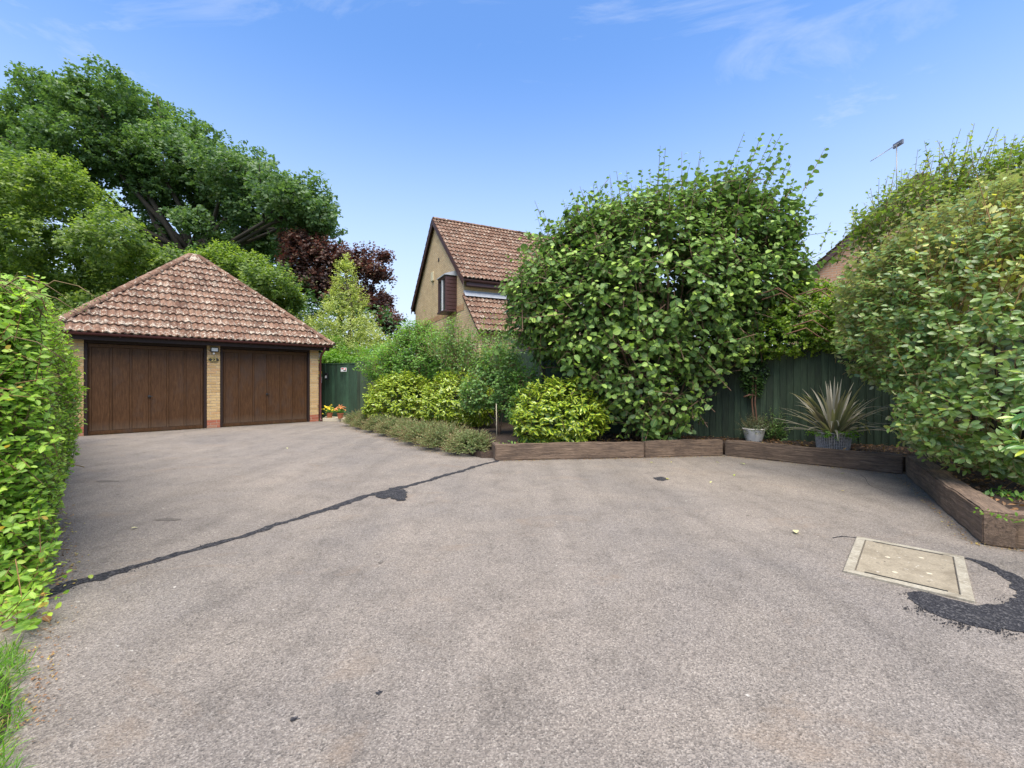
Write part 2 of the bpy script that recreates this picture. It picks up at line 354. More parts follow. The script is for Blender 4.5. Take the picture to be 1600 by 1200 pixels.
M['aucuba'] = mat_leaf('spotted_laurel_leaf', [(0, (.045, .11, .02)), (.6, (.09, .19, .025)), (1, (.18, .30, .03))], .3, .15, varieg=((.52, .56, .05), .27), spec=.6)
M['privet'] = mat_leaf('small_shrub_leaf', [(0, (.04, .085, .028)), (.5, (.085, .155, .042)), (1, (.17, .26, .06))], .42, .25, vein=0)
M['wild'] = mat_leaf('loose_shrub_leaf', [(0, (.045, .10, .025)), (.5, (.095, .19, .038)), (1, (.18, .28, .05))], .45, .3, vein=0)
M['oak'] = mat_leaf('oak_leaf', [(0, (.030, .062, .026)), (.5, (.060, .105, .038)), (1, (.115, .165, .052))], .5, .25, vein=0)
M['ash'] = mat_leaf('bright_tree_leaf', [(0, (.042, .076, .020)), (.5, (.090, .14, .030)), (1, (.22, .27, .045))], .5, .3, vein=0)
M['dark_tree'] = mat_leaf('dark_tree_leaf', [(0, (.015, .038, .012)), (.5, (.032, .07, .02)), (1, (.07, .12, .03))], .5, .2, vein=0)
M['copper'] = mat_leaf('copper_leaf', [(0, (.026, .016, .014)), (.45, (.058, .034, .026)), (.7, (.11, .06, .04)), (.85, (.09, .09, .04)), (1, (.10, .12, .04))], .45, .22, vein=0, tcol=(1.5, .8, .8))
M['pale'] = mat_leaf('pale_variegated_leaf', [(0, (.10, .14, .04)), (.5, (.22, .255, .08)), (1, (.40, .40, .16))], .45, .25, vein=0)
M['lav'] = mat_leaf('lavender_leaf', [(0, (.05, .085, .032)), (.5, (.11, .15, .055)), (.8, (.17, .18, .08)), (1, (.25, .15, .11))], .7, .15, vein=0)
M['ivy'] = mat_leaf('ivy_leaf', [(0, (.018, .045, .014)), (.6, (.04, .085, .022)), (1, (.09, .15, .03))], .35, .15, vein=.2)
M['ivy_bright'] = mat_leaf('yellow_green_climber_leaf', [(0, (.035, .08, .012)), (.5, (.10, .18, .018)), (1, (.26, .32, .03))], .4, .28, vein=.1)  # yellow-green is the climber's own leaf colour
M['rhodo'] = mat_leaf('glossy_long_leaf', [(0, (.05, .13, .03)), (.6, (.11, .24, .04)), (1, (.33, .38, .05))], .25, .15, back=(.2, .28, .1), spec=.8)
M['whip'] = mat_leaf('whippy_tree_leaf', [(0, (.05, .085, .022)), (.5, (.11, .165, .034)), (1, (.27, .29, .06))], .42, .28, vein=0)
M['lime'] = mat_leaf('fresh_green_leaf', [(0, (.07, .17, .02)), (.6, (.15, .30, .03)), (1, (.28, .42, .05))], .45, .3, vein=.1)
M['flax'] = mat_leaf('flax_blade', [(0, (.10, .11, .055)), (.5, (.20, .20, .12)), (.8, (.27, .23, .165)), (1, (.16, .14, .10))], .42, .12, back=(.27, .25, .19), vein=.2)
M['grass'] = mat_leaf('grass_blade', [(0, (.06, .15, .015)), (.5, (.13, .30, .02)), (.85, (.2, .38, .03)), (1, (.35, .28, .12))], .5, .3, vein=0)
M['heather'] = mat_leaf('heather_leaf', [(0, (.05, .07, .04)), (.6, (.11, .14, .07)), (1, (.24, .22, .15))], .6, .15, vein=0)
M['dry'] = mat_leaf('fallen_leaf', [(0, (.10, .05, .02)), (.3, (.28, .13, .05)), (.55, (.42, .38, .06)), (.8, (.25, .36, .05)), (1, (.60, .56, .30))], .6, .1, vein=.2)
M['petal_y'] = plain('yellow_petal', (.8, .60, .03), .6, .1); M['petal_o'] = plain('orange_petal', (.62, .22, .08), .6, .2)

# ------------------------------------------------------------------ leaf machinery
def tmpl(rows, fold=.12, curl=.08, bend=0.0):
    """rows: (y, halfwidth); unit leaf along +Y, face +Z"""
    V = []; T = []; UV = []
    def zc(y): return -curl * y * y * 1.2
    V.append((0, 0, 0)); UV.append((.5, 0))
    prev = None
    for (y, w) in rows:
        i = len(V)
        V += [(-w, y, zc(y) + fold * w * 1.6), (0, y, zc(y)), (w, y, zc(y) + fold * w * 1.6)]
        UV += [(0, y), (.5, y), (1, y)]
        if prev is None: T += [(0, i + 1, i), (0, i + 2, i + 1)]
        else: T += [(prev, prev + 1, i + 1), (prev, i + 1, i), (prev + 1, prev + 2, i + 2), (prev + 1, i + 2, i + 1)]
        prev = i
    V.append((0, 1, zc(1))); UV.append((.5, 1)); k = len(V) - 1
    T += [(prev, prev + 1, k), (prev + 1, prev + 2, k)]
    return np.array(V, float), np.array(T, int), np.array(UV, float)
T_SMALL = tmpl([(.45, .27)], .22, .05)
T_OVATE = tmpl([(.22, .20), (.58, .25)], .16, .18)
T_ELLIP = tmpl([(.2, .19), (.55, .27), (.83, .16)], .14, .16)
T_HAZEL = tmpl([(.12, .24), (.42, .40), (.74, .34), (.88, .17)], .16, .14)
T_LONG = tmpl([(.25, .10), (.6, .13), (.85, .08)], .15, .22)
T_LANCE = tmpl([(.28, .14), (.62, .17)], .18, .25)
T_IVY = tmpl([(.1, .34), (.35, .40), (.6, .22)], .1, .1)
T_NEEDLE = tmpl([(.5, .07)], .3, .1)
T_WIDE = tmpl([(.5, .36)], .25, .1)
T_CLUMP = tmpl([(.3, .34), (.7, .30)], .3, .25)

LIGHT = {id(T_OVATE): tmpl([(.42, .255)], .16, .14), id(T_ELLIP): tmpl([(.3, .25), (.72, .24)], .14, .16), id(T_HAZEL): tmpl([(.26, .36), (.7, .35)], .16, .14),
         id(T_LANCE): tmpl([(.42, .165)], .18, .2), id(T_IVY): tmpl([(.26, .40)], .1, .1)}      # lighter versions for the joined masses
def norm(a): return a / np.maximum(np.linalg.norm(a, axis=-1, keepdims=True), 1e-9)
def leaf_mesh(name, tp, P, T, N, S, rnd, mat, wid=None):
    TV, TT, TU = tp; n = len(P); nv, nt = len(TV), len(TT)
    T = norm(T); N = norm(N - T * (N * T).sum(1, keepdims=True)); B = np.cross(T, N)
    w = np.ones(n) if wid is None else wid
    V = P[:, None, :] + S[:, None, None] * (TV[None, :, 0, None] * w[:, None, None] * B[:, None, :] + TV[None, :, 1, None] * T[:, None, :] + TV[None, :, 2, None] * N[:, None, :])
    idx = (TT[None] + (np.arange(n) * nv)[:, None, None]).reshape(-1).astype(np.int32)
    me = bpy.data.meshes.new(name); me.vertices.add(n * nv); me.vertices.foreach_set('co', V.reshape(-1).astype(np.float32))
    me.loops.add(len(idx)); me.loops.foreach_set('vertex_index', idx)
    me.polygons.add(n * nt); me.polygons.foreach_set('loop_start', np.arange(0, n * nt * 3, 3, dtype=np.int32))
    uv = me.uv_layers.new(name='UVMap'); uv.data.foreach_set('uv', np.tile(TU[TT.reshape(-1)], (n, 1)).reshape(-1).astype(np.float32))
    a = me.attributes.new('rnd', 'FLOAT', 'FACE'); a.data.foreach_set('value', np.repeat(rnd, nt).astype(np.float32))
    me.materials.append(mat); me.update(calc_edges=True)
    return me
_proto = {}
def proto_leaf(tp, mat, r):
    key = (id(tp), mat.name, r)
    if key not in _proto:
        _proto[key] = leaf_mesh('leaf', tp, np.zeros((1, 3)), np.array([[0, 1., 0]]), np.array([[0, 0, 1.]]), np.ones(1), np.array([r]), mat)
    return _proto[key]
def put_leaves(parent, tp, mat, L, single=0, name='leaf', mass='foliage', center=None):
    """L = dict P,T,N,S,rnd in world space; the `single` leaves that show largest become leaf objects, the rest one mass"""
    P, T, N, S, rnd = (L[k] for k in ('P', 'T', 'N', 'S', 'rnd'))
    org = np.array(parent.location); 
    if single:
        d = P - np.array([0, 0, HC]); dist = np.linalg.norm(d, axis=1); u = 800 + F * P[:, 0] / np.maximum(P[:, 1], .1); v = HOR + F * (HC - P[:, 2]) / np.maximum(P[:, 1], .1)
        face = np.abs((norm(d) * norm(N)).sum(1)); ok = (P[:, 1] > .5) & (u > 2) & (u < 1598) & (v > 2)
        c = P.mean(0) if center is None else np.array(center)
        outw = -((norm(d)) * norm(P - c)).sum(1)
        score = S / dist * (.35 + face) * np.where(ok, 1, 0) * (1 + .9 * outw)
        o = np.argsort(-score); sel = o[:single]; rest = o[single:]
        Tn = norm(T); Nn = norm(N - Tn * (N * Tn).sum(1, keepdims=True)); Bn = np.cross(Tn, Nn)
        for i in sel:
            q = round(float(np.clip(rnd[i], 0, 1)) * 7) / 7
            m4 = Matrix.Identity(4)
            for r_ in range(3):
                m4[r_][0] = Bn[i, r_] * S[i]; m4[r_][1] = Tn[i, r_] * S[i]; m4[r_][2] = Nn[i, r_] * S[i]; m4[r_][3] = P[i, r_] - org[r_]
            link(name, proto_leaf(tp, mat, q), parent, mtx=m4)
        P, T, N, S, rnd = P[rest], T[rest], N[rest], S[rest], rnd[rest]
    if len(P):
        me = leaf_mesh(mass, LIGHT.get(id(tp), tp), P - org, T, N, S, np.clip(rnd, 0, 1), mat)
        link(mass, me, parent, kind='stuff')
def shoots(rng, base, end, k, size, s0=.15, sag=.0, spread=.9, droop=.3, jit=.5, up=.8, outw=.5, age=.3, center=None, szvar=.3, taper=.35):
    n = len(base); L = np.linalg.norm(end - base, axis=1, keepdims=True); D = (end - base) / np.maximum(L, 1e-6)
    s = s0 + (1 - s0) * (np.arange(k)[None, :] + rng.random((n, k)) * .8) / k; s = np.clip(s, 0, 1)
    P = base[:, None] + (end - base)[:, None] * s[..., None]; P[..., 2] += (sag * L)[:, :] * (4 * s * (1 - s)) 
    P += rng.normal(0, 1, P.shape) * (L[:, None] * .015)
    Dk = np.repeat(D[:, None], k, 1)
    ref = norm(np.cross(Dk, np.array([0, 0, 1.]) + rng.normal(0, .05, Dk.shape))); ref2 = np.cross(Dk, ref)
    ang = (np.arange(k)[None, :] % 2) * np.pi + rng.normal(0, .55, (n, k))
    side = ref * np.cos(ang)[..., None] + ref2 * np.sin(ang)[..., None]
    T = norm(Dk * (1 - spread * .55) + side * spread + rng.normal(0, .22, Dk.shape)); T[..., 2] -= droop; T = norm(T)
    ctr = np.array(center) if center is not None else base.mean(0)
    out = norm(P - ctr)
    N = norm(np.array([0, 0, 1.]) * up + out * outw + rng.normal(0, jit, Dk.shape))
    S = size * (1 - szvar / 2 + szvar * rng.random((n, k))) * (1 - taper * np.maximum(0, s - .6) / .4)
    rn = .38 * rng.random((n, 1)) + .34 * rng.random((n, k)) + age * s ** 3
    f3 = lambda a: a.reshape(-1, 3)
    return dict(P=f3(P), T=f3(T), N=f3(N), S=S.reshape(-1), rnd=rn.reshape(-1))
def cat_(*Ls): return {k: np.concatenate([l[k] for l in Ls]) for k in Ls[0]}
def flt(L, mask): return {k: v[mask] for k, v in L.items()}
def twigs(parent, base, end, r0, r1, mat, sag=0, name='twigs'):
    n = len(base); org = np.array(parent.location); D = norm(end - base); A = norm(np.cross(D, np.array([.3, .2, 1.]))); B = np.cross(D, A)
    V = []; L = np.linalg.norm(end - base, axis=1, keepdims=True)
    for s, r in ((0, r0), (1, r1)) if not sag else ((0, r0), (.5, (r0 + r1) / 2), (1, r1)):
        c = base + (end - base) * s - org; c[:, 2] += (L[:, 0] * sag * 4 * s * (1 - s))
        for a in (0, 2.094, 4.189): V.append(c + (A * math.cos(a) + B * math.sin(a)) * r)
    V = np.stack(V, 1).reshape(-1, 3); f = []; nr = 3 if sag else 2
    for r in range(nr - 1):
        for q in range(3):
            a, b = r * 3 + q, r * 3 + (q + 1) % 3; f += [(a, b, b + 3), (a, b + 3, a + 3)]
    f = np.array(f); idx = (f[None] + (np.arange(n) * 3 * nr)[:, None, None]).reshape(-1).astype(np.int32)
    me = bpy.data.meshes.new(name); me.vertices.add(len(V)); me.vertices.foreach_set('co', V.reshape(-1).astype(np.float32))
    me.loops.add(len(idx)); me.loops.foreach_set('vertex_index', idx); me.polygons.add(len(idx) // 3)
    me.polygons.foreach_set('loop_start', np.arange(0, len(idx), 3, dtype=np.int32)); me.materials.append(mat); me.update(calc_edges=True)
    link(name, me, parent, kind='stuff')
def crown_points(rng, ells, n, depth=.3, lump=.16, inner=.62, zmin=-9):
    """ells: (cx,cy,cz, rx,ry,rz); returns surface-ish points and outward directions"""
    E = np.array(ells, float); area = (E[:, 3] * E[:, 4] + E[:, 4] * E[:, 5] + E[:, 3] * E[:, 5]); pr = area / area.sum()
    k = rng.choice(len(E), n * 2, p=pr); d = norm(rng.normal(0, 1, (n * 2, 3)))
    ph = rng.random((len(E), 6)) * 6.28; fr = 2.2 + 3 * rng.random((len(E), 6))
    wob = sum(np.sin(d[:, i % 3] * fr[k, i] + ph[k, i] + d[:, (i + 1) % 3] * 2.3) for i in range(6)) / 3
    rr = (1 + lump * wob) * (1 - depth * rng.random(n * 2) ** 1.6)
    P = E[k, :3] + E[k, 3:] * d * rr[:, None]
    keep = P[:, 2] > zmin
    for j in range(len(E)):
        q = np.linalg.norm((P - E[j, :3]) / E[j, 3:], axis=1); keep &= (q > inner) | (k == j)
    P, d = P[keep][:n], norm(d[keep] / E[k[keep], 3:] )[:n]
    return P, d
def crown(parent, rng, ells, n, L, k, size, tp, mat, single=0, upb=.5, depth=.3, lump=.16, inner=.62, zmin=-9, tw=None, jl=.4, tr=(.006, .002), mass='foliage', dirjit=.45, **kw):
    P, d = crown_points(rng, ells, n, depth, lump, inner, zmin)
    dirn = norm(d + np.array([0, 0, upb]) + rng.normal(0, dirjit, d.shape)); ln = L * (1 - jl / 2 + jl * rng.random((len(P), 1)))
    base = P - dirn * ln * .8; end = P + dirn * ln * .2
    c = np.array(ells)[:, :3].mean(0)
    Lf = shoots(rng, base, end, k, size, center=c, **kw)
    Lf = flt(Lf, Lf['P'][:, 2] > zmin)
    put_leaves(parent, tp, mat, Lf, single, mass=mass, center=c)
    if tw is not None: twigs(parent, base, end, tr[0], tr[1], tw, kw.get('sag', 0))
    return c

# ------------------------------------------------------------------ ground, drive, beds
GA = R(44.5); GO = Vector((-10.083, 10.40, 0))                     # garage front line
gx = Vector((math.cos(GA), math.sin(GA), 0)); gy = Vector((-math.sin(GA), math.cos(GA), 0))
def gar(x, y, z=0): return GO + gx * x + gy * y + Vector((0, 0, z))

bm = bmesh.new(); bmesh.ops.create_grid(bm, x_segments=40, y_segments=40, size=900)
for v in bm.verts: v.co.z = -0.012
tag(link('ground', bm_mesh(bm, 'ground'), None, M['lawn'], loc=(0, 300, 0)), kind='structure')
drive = [(-16, -12), (16, -12), (16, 3.0), (9, 8), (2, 11), (-2.5, 15.5), gar(6.6, .6)[:2], gar(6.2, -.0)[:2], gar(-.5, .0)[:2], (-12.5, 10.5)]
tag(sheet('driveway', drive, 0.0, M['asphalt']), kind='structure')
# planted beds (solid soil bodies)
def slab(name, pts, z0, z1, mat, kind='structure', parent=None, inset=0.0):
    bm = bmesh.new(); c = sum((Vector((p[0], p[1], 0)) for p in pts), Vector()) / len(pts)
    lo = [bm.verts.new((p[0], p[1], z0)) for p in pts]; hi = [bm.verts.new((p[0] + (c.x - p[0]) * inset, p[1] + (c.y - p[1]) * inset, z1)) for p in pts]
    n = len(pts)
    for i in range(n): bm.faces.new((lo[i], lo[(i + 1) % n], hi[(i + 1) % n], hi[i]))
    bm.faces.new(hi); bmesh.ops.recalc_face_normals(bm, faces=bm.faces)
    bmesh.ops.triangulate(bm, faces=bm.faces)
    return link(name, bm_mesh(bm, name), parent, mat, kind=kind)
SA, SB, SC_, SD, SE = Vector((-.27, 7.18)), Vector((2.24, 7.45)), Vector((3.68, 7.68)), Vector((5.42, 6.12)), Vector((3.72, 3.50))
slab('planting_bed', [(-.15, 7.30), (2.24, 7.58), (3.75, 7.80), (5.72, 6.25), (3.98, 3.62), (4.4, 3.15), (12, 1.6), (14, 6), (6, 10.5), (-.2, 12.5), (-1.2, 9.5)], -.01, .205, M['soil'])
slab('lavender_bed', [(-5.05, 13.9), (-4.72, 12.85), (-3.1, 10.85), (-1.65, 8.85), (-.50, 7.42), (-.05, 7.42), (.2, 13.2), (-2.4, 15.0)], -.01, .09, M['soil'], inset=.02)

# fresh tar along the crack between the two surfacings
def ribbon(name, px, widths, z, mat, seed=1, parent=None):
    rng = random.Random(seed); pts = [G(u, v) for u, v in px]; out = []
    for i in range(len(pts) - 1):
        a, b = pts[i], pts[i + 1]; steps = max(3, int((b - a).length / .035))
        for s in range(steps): t = s / steps; out.append((a.lerp(b, t), widths[i] * (1 - t) + widths[i + 1] * t))
    out.append((pts[-1], widths[-1])); bm = bmesh.new(); L = []; Rr = []
    w1 = w2 = 0
    for i, (p, w) in enumerate(out):
        d = (out[min(i + 1, len(out) - 1)][0] - out[max(i - 1, 0)][0]).normalized(); nn = Vector((-d.y, d.x, 0))
        w1 = w1 * .55 + rng.gauss(0, .34); w2 = w2 * .55 + rng.gauss(0, .34); sh = math.sin(i * .31) * .01
        L.append(bm.verts.new((p.x + nn.x * (w / 2 * max(.15, 1 + w1) + sh), p.y + nn.y * (w / 2 * max(.15, 1 + w1) + sh), z)))
        Rr.append(bm.verts.new((p.x - nn.x * (w / 2 * max(.15, 1 + w2) - sh), p.y - nn.y * (w / 2 * max(.15, 1 + w2) - sh), z)))
    for i in range(len(L) - 1): bm.faces.new((Rr[i], Rr[i + 1], L[i + 1], L[i]))
    bm.normal_update()
    bmesh.ops.recalc_face_normals(bm, faces=bm.faces)
    if sum(f.normal.z for f in bm.faces) < 0: bmesh.ops.reverse_faces(bm, faces=bm.faces)
    return link(name, bm_mesh(bm, name), parent, mat)
def jag(px, amp, seed=2, step=.03):
    rng = random.Random(seed); P = [G(u, v) for u, v in px]; out = []
    for i in range(len(P)):
        a, b = P[i], P[(i + 1) % len(P)]; k = max(1, int((b - a).length / step)); d = (b - a).normalized(); nn = Vector((-d.y, d.x, 0))
        for s in range(k):
            q = a.lerp(b, s / k) + nn * rng.gauss(0, amp); out.append((q.x, q.y))
    return out
seam = ribbon('tar_seam', [(68, 931), (120, 912), (170, 899), (228, 880), (300, 861), (372, 840), (450, 815), (520, 793), (575, 775), (612, 766), (640, 760), (700, 742), (745, 728), (778, 720)],
        [.085, .11, .10, .10, .075, .065, .075, .08, .085, .12, .105, .08, .075, .07], .004, M['tar'], 4)
tag(seam, 'long thin black tar seam running across the driveway from the hedge to the timber edging', 'tar seam')
blob = sheet('tar_patch', jag([(585, 776), (600, 769), (632, 765), (636, 774), (631, 783), (622, 783), (612, 778), (598, 780)], .012, 5), .008, M['tar'])
tag(blob, 'small black tar patch widening the seam near the middle of the driveway', 'tar patch')
arc = sheet('tar_arc', jag([(1416, 925), (1440, 926), (1470, 934), (1522, 945), (1556, 946), (1578, 938), (1584, 925), (1578, 912), (1562, 898), (1540, 885), (1509, 873.6), (1511, 872), (1545, 880), (1585, 897), (1625, 925), (1660, 965), (1650, 1000), (1600, 990), (1545, 984), (1500, 974), (1462, 962), (1440, 948), (1425, 936)], .012, 9), .004, M['tar'])
tag(arc, 'curved band of fresh black tar around the right end of the manhole cover', 'tar patch')
for i, (px, w, lb) in enumerate([([(1302, 841), (1318, 839), (1338, 841)], .012, 'thin dark crack line leading to the top left corner of the manhole cover'),
        ([(1290, 728), (1345, 742), (1362, 760), (1385, 770), (1402, 775)], .006, 'hairline crack in the asphalt below the corner of the timber edging')]):
    tag(ribbon('crack', px, [w] * len(px), .004, M['tar'], 20 + i), lb, 'crack')
o = sheet('stain', jag([(1020, 747), (1032, 745), (1043, 748), (1038, 752), (1026, 751)], .01, 3), .004, M['tar']); tag(o, 'small dark oil spot on the asphalt beside a yellow leaf', 'stain')
def spot(u, v, rx, ry, label, mat, seed):
    rg = random.Random(seed); c = G(u, v); k = 22
    pts = [(c.x + rx * math.cos(a) * q, c.y + ry * math.sin(a) * q) for a, q in [(2 * math.pi * i / k, rg.uniform(.6, 1.15)) for i in range(k)]]
    tag(sheet('stain', pts, .003, mat), label, 'stain')
spot(592, 1083, .016, .014, 'small dark oil drip low in the middle of the driveway', M['tar'], 1)
spot(460, 1124, .019, .012, 'dark oil drip nearest the camera, left of centre', M['tar'], 2)
spot(595, 879, .02, .02, 'faint dark spot on the asphalt just right of the middle of the tar seam', M['damp'], 3)
spot(168, 752, .20, .055, 'damp dark streak on the asphalt beside the hedge', M['damp'], 4)
spot(262, 812, .12, .05, 'faint damp patch between the hedge and the tar seam', M['damp'], 6)

# manhole cover
mc = [Vector((2.865, 3.66, 0)), Vector((3.325, 3.235, 0)), Vector((2.69, 2.572, 0)), Vector((2.235, 3.0, 0))]
mo = sum(mc, Vector()) / 4; mdir = (mc[1] - mc[0]).normalized(); ml = .62; mw = .90
man = empty('manhole_cover', (mo.x, mo.y, 0), math.atan2(mdir.y, mdir.x), 'pale concrete filled rectangular manhole cover set in the driveway by a black tar patch', 'manhole cover')
for sx_, sy_, wx, wy in ((0, mw / 2 - .028, ml, .056), (0, -mw / 2 + .028, ml, .056), (ml / 2 - .028, 0, .056, mw - .112), (-ml / 2 + .028, 0, .056, mw - .112)):
    box('frame_bar', (wx, wy, .03), (sx_, sy_, .000), M['steel'], man, .003)
box('infill', (ml - .126, mw - .126, .03), (0, 0, -.002), M['cover_concrete'], man, .003)
for sy_ in (mw / 2 - .066, -mw / 2 + .066): box('slot', (.40, .012, .006), (0, sy_, .0125), M['black'], man)
for sx_, sy_ in ((.08, .2), (.12, -.12), (-.1, .05), (-.05, -.25)): lathe('lifting_socket', [(.014, 0), (.016, .001), (.013, .002)], M['concrete'], man, (sx_, sy_, .0135), 12)

# ------------------------------------------------------------------ timber sleepers
def sleeper(a, b, h, t, label, seed, side=1, z=0.0, ext=0):
    """a,b front bottom edge ends; body extends to the left of a->b"""
    rng = random.Random(seed); a = Vector((a[0], a[1], z)); b = Vector((b[0], b[1], z)); L = (b - a).length; d = (b - a) / L
    bm = bmesh.new(); bmesh.ops.create_cube(bm, size=1); bmesh.ops.scale(bm, vec=(L, t, h), verts=bm.verts)
    bmesh.ops.bevel(bm, geom=bm.edges[:], offset=.012, segments=2, affect='EDGES')
    for k in range(1, 26):
        x = -L / 2 + L * k / 26; bmesh.ops.bisect_plane(bm, geom=bm.verts[:] + bm.edges[:] + bm.faces[:], plane_co=(x, 0, 0), plane_no=(1, 0, 0))
    ph = [rng.random() * 6 for _ in range(6)]
    for v in bm.verts:
        x = v.co.x; v.co.z += (.006 * math.sin(x * 3 + ph[0]) + .004 * math.sin(x * 11 + ph[1]) + rng.gauss(0, .0016)) * (1 if v.co.z > 0 else .1)
        v.co.y += .006 * math.sin(x * 4 + ph[2]) + .003 * math.sin(x * 17 + ph[3]) + rng.gauss(0, .0016)
    me = bm_mesh(bm, 'sleeper'); c = (a + b) / 2 + Vector((-d.y, d.x, 0)) * t / 2 * side + Vector((0, 0, h / 2))
    o = link('sleeper', me, None, M['sleeper'], loc=c, rot=(0, 0, math.atan2(d.y, d.x)))
    return tag(o, label, 'sleeper', 'railway sleepers edging the planting bed')
S2 = lambda v: (v.x, v.y)
sleeper(SA, SB - Vector((.006, 0)), .265, .13, 'long brown railway sleeper in front of the yellow spotted laurel', 3)
sleeper(SB + Vector((.006, .012)), SC_ - Vector((.01, 0)), .27, .13, 'shorter brown sleeper at the foot of the big hazel, ending at the bend', 4)
sleeper(SC_ + Vector((.02, 0)), SD, .265, .13, 'dark damp sleeper in front of the two potted plants', 5)
sleeper(SD + Vector((.012, -.02)), SE, .27, .20, 'thick cracked sleeper running towards the camera under the big silver green shrub', 6)
sleeper(SE + Vector((.04, -.02)), (4.75, 3.05), .255, .20, 'short dark sleeper end beside the lime green trailing plant at the right edge', 7)
sleeper((-.35, 7.62), (-.285, 7.19), .24, .11, 'short pale sleeper offcut at the near end of the lavender row', 8)

# ------------------------------------------------------------------ garage
gar_o = empty('garage', GO, GA, 'detached double garage with brown doors and a lichen speckled hipped tile roof', 'garage')
# front brick piers: every brick its own object
brick_me = {}
def brick(w, mat, x, z, y=0, parent=gar_o):
    key = (round(w, 3), mat.name)
    if key not in brick_me:
        bm = bmesh.new(); add_box(bm, (w, .10, .065), bevel=.003); brick_me[key] = bm_mesh(bm, 'brick'); brick_me[key].materials.append(mat)
    link('brick', brick_me[key], parent, loc=(x, y + .05, z + .0325))
def pier(x0, x1, top):
    nc = int(top / .075); w = x1 - x0
    box('pier_core', (w - .012, .205, nc * .075 - .01), ((x0 + x1) / 2, .11, nc * .0375), M['mortar'], gar_o)
    for c in range(nc):
        full = .215; m = M['red_brick'] if c < 3 else M['buff_brick']
        ws = [full, w - full - .01] if c % 2 == 0 else [w - full - .01, full]
        x = x0
        for q in ws:
            if q > .03: brick(q, m, x + q / 2, c * .075, random.uniform(-.0015, .0015)); x += q + .01
random.seed(5)
pier(-.33, -.002, 2.36); pier(2.422, 2.728, 2.40); pier(5.152, 5.42, 2.40)
# side and back walls with brick material
def wall_mesh(name, polys, mat, parent, thick=None):
    """polys: list of lists of points (3D, local); uv in metres: horizontal run, height"""
    bm = bmesh.new(); uvl = bm.loops.layers.uv.new('UVMap')
    for p in polys:
        p = [Vector(q) for q in p]; f = bm.faces.new([bm.verts.new(q) for q in p]); n = (p[1] - p[0]).cross(p[2] - p[0]); h = Vector((-n.y, n.x, 0)).normalized() if n.xy.length > 1e-6 else Vector((1, 0, 0))
        for l in f.loops: l[uvl].uv = (l.vert.co.dot(h), l.vert.co.z)
    return link(name, bm_mesh(bm, name), parent, mat)
x0, x1, dp, hh = -.33, 5.42, 5.7, 2.40
wall_mesh('wall', [[(x1, .21, 0), (x1, dp, 0), (x1, dp, hh), (x1, .21, hh)], [(x1, dp, 0), (x0, dp, 0), (x0, dp, hh), (x1, dp, hh)], [(x0, dp, 0), (x0, .21, 0), (x0, .21, hh), (x0, dp, hh)],
                   [(x1, .21, 0), (x1, .21, hh), (x1 - .1, .21, hh), (x1 - .1, .21, 0)], [(x0, .21, 0), (x0, .21, hh), (x0 + .1, .21, hh), (x0 + .1, .21, 0)]], M['house_brick'], gar_o)
# doors
def garage_door(xa, w):
    H = 2.20; dr = link('door', None, gar_o, loc=(xa + w / 2, 0, 0)) if False else None
    bm = bmesh.new(); add_box(bm, (w - .13, .02, H - .08), (0, .095, H / 2)); bk = bm_mesh(bm, 'door'); d = link('door', bk, gar_o, M['door'], loc=(xa + w / 2, 0, 0))
    for sx_ in (-1, 1): box('jamb', (.058, .10, H + .0), (sx_ * (w / 2 - .032), .055, H / 2), M['dark_wood'], d, .004)
    box('head_board', (w - .006, .09, .185), (0, .055, H + .097), M['dark_wood'], d, .004)
    iw = w - .13
    box('rail', (iw - .004, .022, .085), (0, .073, .048), M['door'], d, .004); box('rail', (iw - .004, .022, .085), (0, .073, H - .05), M['door'], d, .004)
    xs = [-iw / 2 + .045 + k * (iw - .09) / 6 for k in range(7)]
    for x in xs: box('stile', (.04, .026, H - .19), (x, .072, H / 2), M['door'], d, .005)
    for a, b in zip(xs, xs[1:]): box('panel', (b - a - .048, .012, H - .20), ((a + b) / 2, .080, H / 2), M['door'], d, .003)
    for x in [(a + b) / 2 for a, b in zip(xs, xs[1:])]: pass
    hx = -.01 if w > 0 else 0
    h = lathe('handle', [(.032, 0), (.034, .008), (.012, .012), (.011, .03), (.014, .034)], M['black'], d, (hx, .058, .90), 14); h.rotation_euler = (R(90), 0, 0)
    box('handle_bar', (.10, .014, .016), (hx + .02, .026, .90), M['black'], d, .004)
garage_door(0, 2.42); garage_door(2.73, 2.42)

# roof: tiles
def tile_bm(w=.30, L=.37, rolls=2, seg=6, amp=.044, lift=.05, lip=.034):
    bm = bmesh.new(); n = rolls * seg; rows = []
    for (y, dz) in ((0, lift - lip), (0, lift), (L, .004)):
        rows.append([bm.verts.new((w * i / n * 1.02, y, dz + amp * (1 - math.cos(2 * math.pi * i / seg)) / 1.0 * .5 * (1 if dz != lift - lip else .85))) for i in range(n + 1)])
    for a, b in zip(rows, rows[1:]):
        for i in range(n): bm.faces.new((a[i], a[i + 1], b[i + 1], b[i]))
    return bm
def bisect(bm, co, no):
    bmesh.ops.bisect_plane(bm, geom=bm.verts[:] + bm.edges[:] + bm.faces[:], plane_co=co, plane_no=no, clear_outer=True)
def frame(O, U, Vv):
    U = U.normalized(); Vv = Vv.normalized(); N = U.cross(Vv); return Matrix(((U.x, Vv.x, N.x, O.x), (U.y, Vv.y, N.y, O.y), (U.z, Vv.z, N.z, O.z), (0, 0, 0, 1)))
